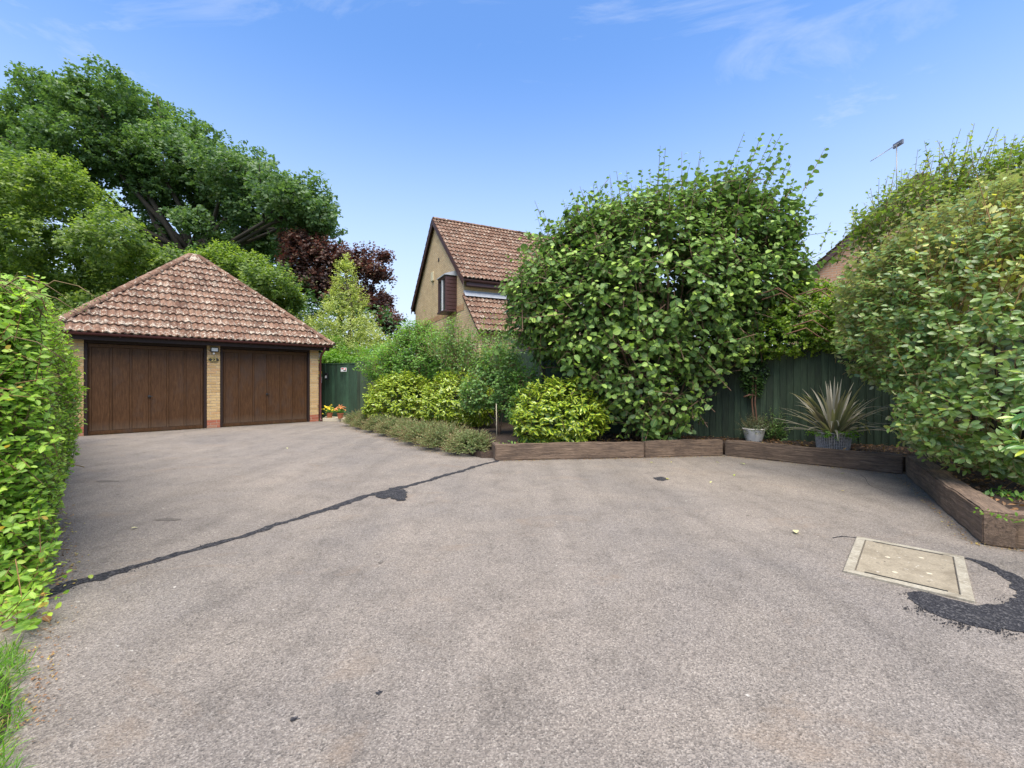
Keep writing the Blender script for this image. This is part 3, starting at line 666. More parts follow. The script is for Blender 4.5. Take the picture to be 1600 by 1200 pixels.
def tiled(parent, M4, width, height, clips, mat, w=.30, g=.32, objects=False, name='tile', seed=1, seg=6, x0=0.0, lvl='tile_field'):
    """clips: list of ((x,y),(nx,ny)); keep the side where n.(p-c) < 0"""
    rng = random.Random(seed); L = g + .05; rows = int(math.ceil(height / g)); cols = int(math.ceil((width - x0) / w)) + 1
    base = tile_bm(w, L, 2, seg); base_me = bm_mesh(base, name); base_me.materials.append(mat); joined = bmesh.new()
    lay = joined.faces.layers.float.new('rnd')
    for r in range(rows):
        for c in range(cols):
            X, Y = x0 + c * w, r * g
            cor = [(X, Y), (X + w * 1.02, Y), (X + w * 1.02, min(Y + L, height)), (X, min(Y + L, height))]; out = False; cross = False
            for (cx, cy), (nx, ny) in clips:
                ds = [nx * (a - cx) + ny * (b - cy) for a, b in cor]
                if min(ds) >= -.015: out = True
                elif max(ds) > 0: cross = True
            if out: continue
            T4 = Matrix.Translation((X, Y, 0)) @ Matrix.Rotation(rng.gauss(0, .006), 4, 'Z') @ Matrix.Rotation(rng.gauss(0, .006), 4, 'Y')
            if objects:
                if cross:
                    b = bmesh.new(); b.from_mesh(base_me); bmesh.ops.transform(b, matrix=T4, verts=b.verts)
                    for (cx, cy), (nx, ny) in clips: bisect(b, (cx, cy, 0), (nx, ny, 0))
                    if Y + L > height: bisect(b, (0, height, 0), (0, 1, 0))
                    if not b.faces: b.free(); continue
                    bmesh.ops.transform(b, matrix=T4.inverted(), verts=b.verts); me = bm_mesh(b, name)
                    if not me.materials: me.materials.append(mat)
                    link(name, me, parent, mtx=M4 @ T4)
                else: link(name, base_me, parent, mtx=M4 @ T4)
            else:
                n0 = len(joined.faces); t = base_me.copy(); t.transform(T4); joined.from_mesh(t); bpy.data.meshes.remove(t); joined.faces.ensure_lookup_table(); rv = rng.random()
                for i in range(n0, len(joined.faces)): joined.faces[i][lay] = rv
    if not objects:
        for (cx, cy), (nx, ny) in clips: bisect(joined, (cx, cy, 0), (nx, ny, 0))
        bisect(joined, (0, height, 0), (0, 1, 0))
        me = bm_mesh(joined, lvl); me.materials.append(mat); link(lvl, me, parent, mtx=M4, kind='stuff')
    else: joined.free()
OV = .30; EX0, EX1 = -.33 - OV + .03, 5.42 + OV; EW = EX1 - EX0; EZ = 2.43; run = EW / 2; RISE = 2.92; SL = math.hypot(run, RISE)
ctr = Vector(((EX0 + EX1) / 2, -OV + run, 0))
deck_bm = bmesh.new()
cs = [Vector((EX0, -OV, EZ)), Vector((EX1, -OV, EZ)), Vector((EX1, -OV + EW, EZ)), Vector((EX0, -OV + EW, EZ))]; ap = Vector((ctr.x, ctr.y, EZ + RISE))
vs = [deck_bm.verts.new(c) for c in cs]; va = deck_bm.verts.new(ap)
for i in range(4): deck_bm.faces.new((vs[i], vs[(i + 1) % 4], va))
deck_bm.faces.new(vs[::-1])
roof = link('roof', bm_mesh(deck_bm, 'roof'), gar_o, M['dark_wood'])
clips = [((0, 0), (-SL, run)), ((EW, 0), (SL, run))]
for i in range(4):
    O = cs[i]; U = cs[(i + 1) % 4] - O; mid = (cs[i] + cs[(i + 1) % 4]) / 2; Vv = ap - mid
    O2 = O + Vv.normalized() * -.05
    M4 = frame(O2 + U.normalized().cross(Vv.normalized()) * .012, U, Vv)
    cl = [((0, .05), (-SL, run)), ((EW, .05), (SL, run))]
    tiled(roof, M4, EW, SL + .05, cl, M['tile'] if i == 0 else M['tile_far'], objects=(i == 0), seed=3 + i)
# hip tiles
def halfround(L=.42, r=.115, r2=.10, th=.016):
    bm = bmesh.new(); rows = []
    for (y, rr) in ((0, r), (L, r2)):
        rows.append([bm.verts.new((rr * math.cos(a), y, rr * math.sin(a) * .8)) for a in [math.pi * k / 8 for k in range(9)]])
        rows.append([bm.verts.new(((rr - th) * math.cos(a), y, (rr - th) * math.sin(a) * .8)) for a in [math.pi * k / 8 for k in range(9)]])
    o0, i0, o1, i1 = rows
    for k in range(8):
        bm.faces.new((o0[k], o0[k + 1], o1[k + 1], o1[k])); bm.faces.new((i0[k], i1[k], i1[k + 1], i0[k + 1])); bm.faces.new((o0[k], i0[k], i0[k + 1], o0[k + 1])); bm.faces.new((o1[k], o1[k + 1], i1[k + 1], i1[k]))
    bmesh.ops.recalc_face_normals(bm, faces=bm.faces); me = bm_mesh(bm, 'hip_tile'); me.materials.append(M['ridge']); return me
hr = halfround()
for i in range(4):
    a = cs[i] + Vector((0, 0, .0)); d = ap - a; L = d.length; n = int(L / .37); dn = d.normalized(); up = (Vector((0, 0, 1)) - dn * dn.z).normalized(); xx = dn.cross(up)
    for k in range(n + 1):
        if k * .37 > L - .36: break
        p = a + dn * (k * .37 - .04) + up * (.035 + .012 * (k % 2) * 0 + .004)
        m4 = Matrix(((xx.x, dn.x, up.x, p.x), (xx.y, dn.y, up.y, p.y), (xx.z, dn.z, up.z, p.z), (0, 0, 0, 1)))
        link('hip_tile', hr, roof, mtx=m4)
lathe('apex_cap', [(.36, -.26), (.30, -.17), (.20, -.06), (.11, -.005), (.01, .015)], M['ridge'], roof, (ap.x, ap.y, ap.z + .03), 16)
# moss on the left hip
rng = np.random.default_rng(77)
def grow_moss(parent_world, pts, n, size, mat, name='moss'):
    P = pts; T = norm(rng.normal(0, 1, P.shape) + np.array([0, 0, .6])); me = leaf_mesh(name, T_SMALL, P, T, rng.normal(0, 1, P.shape), size * (.5 + rng.random(len(P))), rng.random(len(P)), mat)
    link(name, me, parent_world, kind='stuff')
tt = rng.random(900); hipd = np.array(ap - cs[0]); pm = np.array(cs[0])[None] + hipd[None] * (tt[:, None] * .42) + rng.normal(0, .05, (900, 3)) * np.array([1, 1, .2]); pm[:, 2] += .09
pm = pm[rng.random(900) < (1.1 - tt)]
grow_moss(roof, pm, len(pm), .05, M['privet'])
# fascia, gutter, downpipe
box('fascia', (EW - .1, .022, .16), (ctr.x, -OV + .075, EZ - .095), M['dark_wood'], gar_o)
box('soffit', (EW - .1, OV - .10, .012), (ctr.x, -OV / 2 - .005 + .045, EZ - .17 + .03), M['dark_wood'], gar_o)
def gutter(parent, a, b, r=.058, mat=None, name='gutter'):
    a = Vector(a); b = Vector(b); d = (b - a).normalized(); s = d.cross(Vector((0, 0, 1))); bm = bmesh.new(); rows = []
    for p in (a, b):
        rows.append([bm.verts.new(p + s * (rr * math.cos(t)) + Vector((0, 0, -rr * math.sin(t)))) for rr in (r, r - .006) for t in [math.pi * k / 8 for k in range(9)]])
    for off, fl in ((0, 0), (9, 1)):
        for k in range(8): bm.faces.new((rows[0][off + k], rows[0][off + k + 1], rows[1][off + k + 1], rows[1][off + k]))
    for k in (0, 8): bm.faces.new((rows[0][k], rows[0][k + 9], rows[1][k + 9], rows[1][k]))
    for rw in rows: 
        for k in range(8): bm.faces.new((rw[k], rw[k + 1], rw[k + 10], rw[k + 9]))
    bmesh.ops.recalc_face_normals(bm, faces=bm.faces)
    return link(name, bm_mesh(bm, name, False), parent, mat or M['maroon'])
gutter(gar_o, (EX0 - .02, -OV - .005, EZ - .012), (EX1 + .02, -OV - .005, EZ - .012))
for k in range(7): box('gutter_bracket', (.03, .05, .07), (EX0 + .3 + k * .93, -OV + .046, EZ - .05), M['maroon'], gar_o)
tube('downpipe', [(5.50, -OV, EZ - .06), (5.50, -OV, EZ - .14), (5.46, -.13, EZ - .30), (5.46, -.045, EZ - .42), (5.46, -.045, 1.2), (5.46, -.045, .12), (5.46, -.075, .05), (5.46, -.13, .02)], .034, M['maroon'], gar_o, 10)
for z in (.5, 1.2, 1.95): box('pipe_clip', (.11, .03, .03), (5.46, -.012, z), M['maroon'], gar_o)
# flood light with sensor, house number plaque (mounted on the pier, fixed)
fl = empty('floodlight', gar(2.585, -.06, 2.16), GA, 'small black floodlight with white face above the number plaque on the middle pier', 'floodlight')
box('housing', (.19, .05, .13), (0, .0, 0), M['black'], fl, .008); box('lens', (.145, .008, .09), (0, -.028, 0), M['white'], fl, .002)
s_ = lathe('sensor', [(.022, 0), (.026, .02), (.014, .035)], M['white'], fl, (-.02, -.0, -.10), 12); s_.rotation_euler = (R(150), 0, 0)
tube('cable', [(-.165, .045, .02), (-.11, .04, -.03), (-.05, .03, -.085), (-.02, .02, -.09)], .005, M['black'], fl, 5)
pq = empty('number_plaque', gar(2.575, -.012, 1.88), GA, 'oval dark house number plaque reading 22 on the middle brick pier', 'number plaque')
bm = bmesh.new(); bmesh.ops.create_cone(bm, cap_ends=True, segments=36, radius1=.115, radius2=.112, depth=.014); bmesh.ops.scale(bm, vec=(1.2, .62, 1), verts=bm.verts)
link('rim', bm_mesh(bm, 'rim'), pq, M['brass'], rot=(R(90), 0, 0))
bm = bmesh.new(); bmesh.ops.create_cone(bm, cap_ends=True, segments=36, radius1=.103, radius2=.103, depth=.006); bmesh.ops.scale(bm, vec=(1.2, .60, 1), verts=bm.verts)
link('plate', bm_mesh(bm, 'plate'), pq, M['plaque'], loc=(0, -.008, 0), rot=(R(90), 0, 0))
def text_mesh(name, s, size, mat, parent, loc, rot, ext=.002, shear=0):
    cu = bpy.data.curves.new(name, 'FONT'); cu.body = s; cu.size = size; cu.extrude = ext; cu.align_x = 'CENTER'; cu.align_y = 'CENTER'; cu.shear = shear; cu.offset = size * .012
    t = bpy.data.objects.new('t', cu); C.objects.link(t); dg = bpy.context.evaluated_depsgraph_get(); me = bpy.data.meshes.new_from_object(t.evaluated_get(dg)); bpy.data.objects.remove(t); me.name = name
    return link(name, me, parent, mat, loc=loc, rot=rot)
text_mesh('numerals', '22', .125, M['brass'], pq, (0, -.013, 0), (R(90), 0, 0), .003)

# ------------------------------------------------------------------ house with gable
HA = math.atan2(.442, .897); HO = Vector((-1.63, 15.0, 0))
hou = empty('house', HO, HA, 'buff brick house with steep brown tiled gable roof behind the shrubs', 'house')
# local: x along the front to the right, y along gable going back (away), front faces -y, gable faces -x
HL, HW, EV, RZ = 9.5, 6.7, 4.95, 7.86
wall_mesh('wall', [[(0, 0, 0), (0, 0, EV), (0, HW / 2, RZ - .1), (0, HW, EV), (0, HW, 0)], [(0, 0, 0), (HL, 0, 0), (HL, 0, EV), (0, 0, EV)],
                   [(HL, 0, 0), (HL, HW, 0), (HL, HW, EV), (HL, HW / 2, RZ - .1), (HL, 0, EV)], [(0, HW, 0), (0, HW, EV), (HL, HW, EV), (HL, HW, 0)]], M['house_brick'], hou)
hroof = empty('roof'); hroof.parent = hou
pitch = math.atan2(RZ - EV, HW / 2); ovh = .28
sl = math.hypot(HW / 2 + ovh, (HW / 2 + ovh) * math.tan(pitch)); vz = .12
bm = bmesh.new()
for sgn in (0, 1):
    y0 = -ovh if sgn == 0 else HW + ovh; z0 = RZ - (HW / 2 + ovh) * math.tan(pitch)
    ps = [(-vz, y0, z0), (HL + vz, y0, z0), (HL + vz, HW / 2, RZ), (-vz, HW / 2, RZ)]
    top = [bm.verts.new(p) for p in ps]; bot = [bm.verts.new((p[0], p[1], p[2] - .07)) for p in ps]
    bm.faces.new(top); bm.faces.new(bot[::-1])
    for i in range(4): bm.faces.new((top[i], bot[i], bot[(i + 1) % 4], top[(i + 1) % 4]))
bmesh.ops.recalc_face_normals(bm, faces=bm.faces)
hroof_deck = link('roof_deck', bm_mesh(bm, 'roof_deck'), hroof, M['dark_wood'])
z0 = RZ - (HW / 2 + ovh) * math.tan(pitch)
def rot_frame(O, U, Vv): return frame(Vector(O), Vector(U), Vector(Vv))
tiled(hroof, rot_frame((-vz - .02, -ovh, z0 + .012), (1, 0, 0), (0, math.cos(pitch), math.sin(pitch))), HL + 2 * vz, sl, [((HL + 2 * vz + .04, 0), (1, 0))], M['tile_far'], seed=21, seg=4)
tiled(hroof, rot_frame((HL + vz, HW + ovh, z0 + .012), (-1, 0, 0), (0, -math.cos(pitch), math.sin(pitch))), HL + 2 * vz, sl, [((HL + 2 * vz + .04, 0), (1, 0))], M['tile_far'], seed=22, seg=4)
for k in range(int((HL + .3) / .42)):
    link('ridge_tile', hr, hroof, mtx=Matrix.Translation((-vz + k * .42, HW / 2, RZ + .02)) @ Matrix.Rotation(R(-90), 4, 'Z'))
for sgn in (0, 1):  # bargeboards on the gable
    y0 = -ovh if sgn == 0 else HW + ovh; a = Vector((-vz - .015, y0, z0 - .10)); b = Vector((-vz - .015, HW / 2, RZ - .10)); dv = b - a
    bm = bmesh.new(); 
    for q, (dx, dz) in enumerate(((-.015, -.09), (.015, -.09), (.015, .10), (-.015, .10))): pass
    r_ = [[bm.verts.new(p + Vector((dx, 0, dz))) for dx, dz in ((-.012, -.12), (.012, -.12), (.012, .105), (-.012, .105))] for p in (a, b)]
    for i in range(4): bm.faces.new((r_[0][i], r_[0][(i + 1) % 4], r_[1][(i + 1) % 4], r_[1][i]))
    bm.faces.new(r_[0]); bm.faces.new(r_[1][::-1]); bmesh.ops.recalc_face_normals(bm, faces=bm.faces)
    link('bargeboard', bm_mesh(bm, 'bargeboard'), hou, M['casing'])
    box('soffit', (HL, ovh - .04, .02), (HL / 2, y0 + (ovh / 2 if sgn == 0 else -ovh / 2), z0 - .19), M['casing'], hou)
    box('fascia', (HL, .02, .16), (HL / 2, y0 + (.03 if sgn == 0 else -.03), z0 - .13), M['casing'], hou)
gutter(hou, (-.1, -ovh - .03, z0 - .03), (HL, -ovh - .03, z0 - .03), mat=M['casing']); gutter(hou, (-.1, HW + ovh + .03, z0 - .03), (HL, HW + ovh + .03, z0 - .03), mat=M['casing'])
# orange brick band and box end at left eaves
wall_mesh('brick_band', [[(-.012, 0, 3.72), (-.012, 0, 3.93), (-.012, HW, 3.93), (-.012, HW, 3.72)], [(-.012, 0, 3.72), (-.012, HW, 3.72), (0, HW, 3.72), (0, 0, 3.72)], [(-.012, 0, 3.93), (0, 0, 3.93), (0, HW, 3.93), (-.012, HW, 3.93)]], M['orange_brick'], hou)
# oriel window
ory = link('oriel_window', None, hou, loc=(0, 0, 0)) if False else empty('oriel_window'); ory.parent = hou
y0, y1, pz, za, zb = .75, 1.62, .40, 3.80, 5.02
def pbox(name, lo, hi, mat, parent, bevel=.004): return box(name, [hi[i] - lo[i] for i in range(3)], [(hi[i] + lo[i]) / 2 for i in range(3)], mat, parent, bevel)
for k in range(9):  # weatherboard cheek
    zz = za + .02 + k * (zb - za - .04) / 9; pbox('cladding_board', (-pz, y0 - .018, zz), (-.002, y0 + .0, zz + (zb - za - .04) / 9 - .012), M['casing'], ory)
    pbox('cladding_board', (-pz, y1, zz), (-.002, y1 + .018, zz + (zb - za - .04) / 9 - .012), M['casing'], ory)
pbox('sill', (-pz - .05, y0 - .04, za - .06), (.0, y1 + .04, za), M['casing'], ory)
for yy in (y0 - .01, y1 - .07): pbox('window_frame', (-pz - .02, yy, za), (-pz + .05, yy + .08, zb), M['casing'], ory)
pbox('window_frame', (-pz - .02, y0, zb - .10), (-pz + .05, y1, zb), M['casing'], ory)
pbox('mullion', (-pz - .014, (y0 + y1) / 2 - .03, za), (-pz + .04, (y0 + y1) / 2 + .03, zb - .1), M['white'], ory)
pbox('pane', (-pz + .015, y0 + .07, za), (-pz + .022, y1 - .07, zb - .1), M['glass'], ory, 0)
pbox('curtain', (-pz + .05, (y0 + y1) / 2 - .28, za), (-pz + .055, (y0 + y1) / 2 + .05, zb - .1), M['curtain'], ory, 0)
bm = bmesh.new(); vsx = [bm.verts.new(p) for p in ((-pz - .06, y0 - .06, zb), (-pz - .06, y1 + .06, zb), (0, y1 + .06, zb), (0, y0 - .06, zb), (-pz - .06, y0 - .06, zb + .035), (-pz - .06, y1 + .06, zb + .035), (0, y1 + .06, zb + .20), (0, y0 - .06, zb + .20))]
for f in ((0, 1, 2, 3), (4, 5, 6, 7), (0, 1, 5, 4), (1, 2, 6, 5), (2, 3, 7, 6), (3, 0, 4, 7)): bm.faces.new([vsx[i] for i in f])
bmesh.ops.recalc_face_normals(bm, faces=bm.faces); link('flashing', bm_mesh(bm, 'flashing'), ory, M['lead'])
pbox('alarm_box', (-.07, 3.55, 5.42), (0, 3.85, 5.80), M['cream'], hou, .015)
pbox('air_vent', (-.012, 2.85, 6.05), (0, 2.98, 6.20), M['black'], hou)
# lean-to
lean = empty('lean_to'); lean.parent = hou
LD, LZ1, LZ0, LL = 1.35, 4.22, 2.95, 8.5; lp = math.atan2(LZ1 - LZ0, LD); LO = .18
wall_mesh('lean_wall', [[(0, -LD, 0), (0, -LD, LZ0), (0, 0, LZ1), (0, 0, 0)], [(0, -LD, 0), (LL, -LD, 0), (LL, -LD, LZ0), (0, -LD, LZ0)]], M['house_brick'], lean)
sl2 = math.hypot(LD, LZ1 - LZ0) + LO
oy, oz = -LD - LO * math.cos(lp), LZ0 - LO * math.sin(lp)
bm = bmesh.new(); vsx = [bm.verts.new(p) for p in ((-.06, oy, oz), (LL, oy, oz), (LL, 0, LZ1), (-.06, 0, LZ1), (-.06, oy, oz - .07), (LL, oy, oz - .07), (LL, 0, LZ1 - .07), (-.06, 0, LZ1 - .07))]
for f in ((0, 1, 2, 3), (4, 5, 6, 7), (0, 1, 5, 4), (1, 2, 6, 5), (2, 3, 7, 6), (3, 0, 4, 7)): bm.faces.new([vsx[i] for i in f])
bmesh.ops.recalc_face_normals(bm, faces=bm.faces); link('lean_roof', bm_mesh(bm, 'lean_roof'), lean, M['casing'])
tiled(lean, rot_frame((-.08, oy, oz + .012), (1, 0, 0), (0, math.cos(lp), math.sin(lp))), LL, sl2, [((LL, 0), (1, 0))], M['tile_far'], seed=23, seg=4)
pbox('flashing', (-.02, -.03, LZ1 - .02), (LL, -.002, LZ1 + .16), M['lead'], lean)
bm = bmesh.new(); add_box(bm, (LL, .28, .012)); o = link('flashing', bm_mesh(bm, 'flashing'), lean, M['lead'], loc=(LL / 2 - .03, -.13, LZ1 + .03)); o.rotation_euler = (lp, 0, 0)
gutter(lean, (-.05, oy - .04, oz - .01), (LL, oy - .04, oz - .01), mat=M['casing'])
# kitchen window
kw = empty('window'); kw.parent = hou
for (xa, xb, zc, zd) in ((1.15, 1.22, 1.55, 2.60), (2.35, 2.42, 1.55, 2.60), (1.75, 1.81, 1.6, 2.52), (1.15, 2.42, 2.53, 2.60), (1.15, 2.42, 1.55, 1.62)):
    pbox('window_frame', (xa, -LD - .03 - (.0 if xb - xa < .5 else .003), zc), (xb, -LD + .03, zd), M['maroon'], kw)
pbox('pane', (1.22, -LD - .012, 1.62), (2.35, -LD - .004, 2.53), M['glass'], kw, 0)

# ------------------------------------------------------------------ neighbouring house on the right
NO = Vector((9.36, 15.0, 0)); nei = empty('neighbour_house', NO, R(-42), 'orange brick gabled house half hidden behind the tall right hand shrub', 'house')
NW, NE, NR, ND = 6.6, 4.3, 7.25, 8.0
wall_mesh('wall', [[(0, 0, 0), (NW, 0, 0), (NW, 0, NE), (NW / 2, 0, NR - .1), (0, 0, NE)], [(0, 0, 0), (0, 0, NE), (0, ND, NE), (0, ND, 0)], [(NW, 0, 0), (NW, ND, 0), (NW, ND, NE), (NW, 0, NE)], [(0, ND, 0), (0, ND, NE), (NW / 2, ND, NR - .1), (NW, ND, NE), (NW, ND, 0)]], M['neigh_brick'], nei)
np_ = math.atan2(NR - NE, NW / 2); no = .3; nz0 = NR - (NW / 2 + no) * math.tan(np_); nsl = math.hypot(NW / 2 + no, (NW / 2 + no) * math.tan(np_))
nroof = empty('roof'); nroof.parent = nei
for sgn in (-1, 1):
    xa = -no if sgn < 0 else NW + no; ps = [(xa, -.15, nz0), (xa, ND + .15, nz0), (NW / 2, ND + .15, NR), (NW / 2, -.15, NR)]; bm = bmesh.new()
    top = [bm.verts.new(p) for p in ps]; bot = [bm.verts.new((p[0], p[1], p[2] - .16)) for p in ps]; bm.faces.new(top); bm.faces.new(bot[::-1])
    for i in range(4): bm.faces.new((top[i], bot[i], bot[(i + 1) % 4], top[(i + 1) % 4]))
    bmesh.ops.recalc_face_normals(bm, faces=bm.faces); link('roof_deck', bm_mesh(bm, 'roof_deck'), nroof, M['casing'])
tiled(nroof, rot_frame((-no, ND + .15, nz0 + .012), (0, -1, 0), (math.cos(np_), 0, math.sin(np_))), ND + .3, nsl, [((ND + .3, 0), (1, 0))], M['tile_far'], seed=31, seg=3)
tiled(nroof, rot_frame((NW + no, -.15, nz0 + .012), (0, 1, 0), (-math.cos(np_), 0, math.sin(np_))), ND + .3, nsl, [((ND + .3, 0), (1, 0))], M['tile_far'], seed=32, seg=3)
an = empty('tv_antenna', Vector((12.0, 13.8, 7.1)), 0, 'thin television antenna on a pole above the neighbouring roof', 'antenna')
A0 = Vector(an.location); atop = at(1401, 226, A0.y) - A0; aend = at(1362, 251, A0.y - .6) - A0
tube('mast', [(atop.x, 0, -.6), tuple(atop)], .015, M['alu'], an, 6); tube('boom', [tuple(atop + Vector((.08, 0, .06))), tuple(aend)], .012, M['alu'], an, 5)
for k in range(9):
    p = atop.lerp(aend, k / 9); tube('element', [tuple(p + Vector((.0, -.16, .0))), tuple(p + Vector((.0, .16, .0)))], .006, M['alu'], an, 4)
box('reflector', (.05, .34, .14), tuple(atop + Vector((.05, 0, .02))), M['alu'], an)

# ------------------------------------------------------------------ fences and gate
bd_me = {}
def board_run(parent, pts, z0, z1, mat, bw=.105, seed=1, wob=.008, skip=None):
    rng = random.Random(seed); org = Vector(parent.location)
    for a, b in zip(pts, pts[1:]):
        a = Vector((a[0], a[1], 0)); b = Vector((b[0], b[1], 0)); L = (b - a).length; d = (b - a) / L; n = max(1, round(L / bw)); ang = math.atan2(d.y, d.x)
        for k in range(n):
            p = a + d * (k + .5) * L / n; kk = rng.randint(0, 3); key = (mat.name, kk, round(z1 - z0, 2))
            if key not in bd_me:
                bm = bmesh.new(); add_box(bm, (bw * 1.16, .016, z1 - z0), bevel=.003)
                for v in bm.verts: v.co.x += (.004 * math.sin(v.co.z * 3 + kk * 2)); v.co.z += (.006 * kk - .009) * (v.co.z > 0)
                bd_me[key] = bm_mesh(bm, 'board'); bd_me[key].materials.append(mat)
            o = link('board', bd_me[key], parent, loc=Vector((p.x, p.y, (z0 + z1) / 2)) - org, rot=(rng.gauss(0, .004), rng.gauss(0, wob), ang + R(7)))
right_pts = [(.75, 9.75), (1.9, 9.2), (3.7, 8.75), (6.2, 7.55), (8.8, 6.0)]
fr = empty('fence', (3.7, 8.75, 0), 0, 'dark green close boarded fence behind the hazel and the potted flax', 'fence')
board_run(fr, right_pts, .12, 1.96, M['fence'], .105, 2)
for a, b in zip(right_pts, right_pts[1:]):
    for z in (.5, 1.1, 1.7):
        av = Vector((a[0], a[1], z)); bv = Vector((b[0], b[1], z)); d = (bv - av).normalized(); nn = Vector((-d.y, d.x, 0)) * .045; c = (av + bv) / 2 + nn - Vector(fr.location)
        box('rail', ((bv - av).length, .05, .07), c, M['fence'], fr, rot=(0, 0, math.atan2(d.y, d.x)))
    box('post', (.09, .09, 2.0), Vector((a[0], a[1], 1.0)) + Vector((0, .13, 0)) - Vector(fr.location), M['fence'], fr, .005)
left_pts = [(-5.15, 14.75), (-1.9, 13.6), (0, 11.4), (.72, 9.82)]
fl_ = empty('fence', (-1.9, 13.6, 0), 0, 'dark green fence half hidden behind the left shrubs below the house window', 'fence')
board_run(fl_, left_pts, .05, 1.96, M['fence'], .12, 3)
box('post', (.09, .09, 2.05), Vector((.70, 9.78, 1.03)) - Vector(fl_.location), M['fence'], fl_, .005)
# gate panel beside the garage
g0, g1 = Vector((-6.75, 15.2, 0)), Vector((-5.18, 14.80, 0))
gt = empty('gate', g0, 0, 'green boarded side gate beside the garage with a small white sign', 'gate')
board_run(gt, [tuple(g0.xy), tuple(g1.xy)], .10, 1.86, M['gate'], .11, 4, .001)
gd = (g1 - g0).normalized(); gang = math.atan2(gd.y, gd.x)
box('top_rail', ((g1 - g0).length + .06, .06, .03), (g1 - g0) / 2 + Vector((0, 0, 1.885)), M['gate'], gt, .004, rot=(0, 0, gang))
box('post', (.09, .07, 1.9), Vector((0, 0, .95)) + gd * .38 + Vector((-.01, -.02, 0)), M['gate'], gt, .004, rot=(0, 0, gang))
gp = lambda t, z, off=.05: g0 + gd * t + Vector((gd.y, -gd.x, 0)) * off + Vector((0, 0, z))
sg = empty('sign', at(537, 577.5, 14.78), gang, 'small white sign with red lettering near the top of the green gate', 'sign')
box('plate', (.22, .006, .13), (0, 0, 0), M['white'], sg); box('red_band', (.09, .003, .035), (-.04, -.0048, .03), M['red'], sg); box('red_band', (.10, .003, .03), (.04, -.0048, -.03), M['black'], sg); box('red_mark', (.03, .003, .06), (.075, -.0048, .015), M['red'], sg)
db = empty('entry_box', at(510, 588, 14.85), gang, 'small black intercom box with white button on the green gate', 'intercom')
box('housing', (.13, .05, .23), (0, 0, 0), M['black'], db, .01); box('button', (.06, .01, .09), (.0, -.03, -.02), M['white'], db, .01)
gs = empty('sign', at(499.5, 588, 14.9), gang, 'small yellow and green notice on the gate right beside the garage', 'sign')
box('yellow_strip', (.17, .005, .10), (0, 0, .12), M['yellow_print'], gs); box('green_strip', (.17, .005, .09), (0, .0, .025), M['green_print'], gs); box('white_tab', (.05, .005, .20), (.06, 0, -.12), M['white'], gs)
ll = empty('wall_lantern', gar(5.55, .25, 2.12), GA, 'small dark wall lantern at the garage corner above the gate', 'lantern')
lathe('glass', [(.05, -.1), (.07, 0), (.07, .06), (.05, .1)], M['white'], ll, (0, 0, 0), 12); lathe('cap', [(.09, 0), (.06, .04), (.01, .07)], M['black'], ll, (0, 0, .10), 12); tube('arm', [(-.13, 0, .1), (-.05, 0, .19), (0, 0, .16)], .01, M['black'], ll, 5)
# step and pale edging
tag(slab('step', [gar(5.50, -.12)[:2], (-5.05, 14.10), (-4.95, 14.45), (-6.3, 14.95)], -.005, .10, M['concrete'], None), 'pale concrete doorstep in front of the green gate', 'step')
tag(slab('edging_block', [(-5.3, 13.68), (-4.72, 13.12), (-4.5, 13.35), (-5.03, 13.98)], -.005, .13, M['concrete'], None), 'pale block kerb between the step and the lavender row', 'kerb')

# ------------------------------------------------------------------ flower pots by the gate
def flowerpot(loc, petal, label, seed):
    e = empty('flower_pot', loc, 0, label, 'flower pot', 'flower pots on the gate step'); rg = np.random.default_rng(seed)
    lathe('pot', [(.07, 0), (.095, .14), (.105, .14), (.105, .17), (.09, .17), (.085, .15)], M['terracotta'], e, (0, 0, 0), 16)
    b = np.tile(np.array(loc) + [0, 0, .15], (60, 1)); d = norm(rg.normal(0, .6, (60, 3)) + [0, 0, .9]); en = b + d * (.16 + .1 * rg.random((60, 1)))
    put_leaves(e, T_OVATE, M['wild'], shoots(rg, b, en, 6, .06, droop=.1))
    ms = bmesh.new()
    for p in en[:34]:
        q = p - np.array(loc) + [0, 0, .02]
        add_box(ms, (.05, .05, .014), tuple(q), (rg.normal(0, .5), rg.normal(0, .5), rg.random() * 3), bevel=.006)
    link('blossoms', bm_mesh(ms, 'blossoms'), e, petal)
flowerpot((-5.93, 14.35, .10), M['petal_y'], 'small pot of yellow flowers on the step against the garage wall', 51)
flowerpot((-5.48, 14.10, .10), M['petal_o'], 'small terracotta pot of orange flowers on the gate step', 52)

# ------------------------------------------------------------------ pots behind the sleeper
pp = G(1178, 690, .19); pw = empty('plant_pot', (pp.x, pp.y, .20), 0, 'small round whitewashed pot standing behind the dark sleeper', 'plant pot')
lathe('pot', [(.13, 0), (.155, .10), (.185, .22), (.195, .225), (.19, .235), (.17, .235), (.165, .21), (.02, .2)], M['white_pot'], pw, (0, 0, 0), 30, wob=lambda k, z: .003 * math.sin(z * 200))
rng = np.random.default_rng(61)
he = empty('heather_plant', (pp.x, pp.y, .40), 0, 'wispy grey green heather growing in the white pot', 'plant'); n = 150
b = np.array([pp.x, pp.y, .40]) + rng.normal(0, .06, (n, 3)) * [1, 1, .1]; d = norm(rng.normal(0, .45, (n, 3)) + [.12, 0, .75]); e_ = b + d * (.14 + .20 * rng.random((n, 1)))
put_leaves(he, T_LANCE, M['heather'], shoots(rng, b, e_, 12, .04, sag=-.05)); twigs(he, b, e_, .003, .001, M['twig'])
fb = G(1218, 690, .19); fe = empty('wispy_shrub', (fb.x, fb.y + .1, .20), 0, 'wispy feathery shrub between the white pot and the flax basket', 'shrub'); n = 130
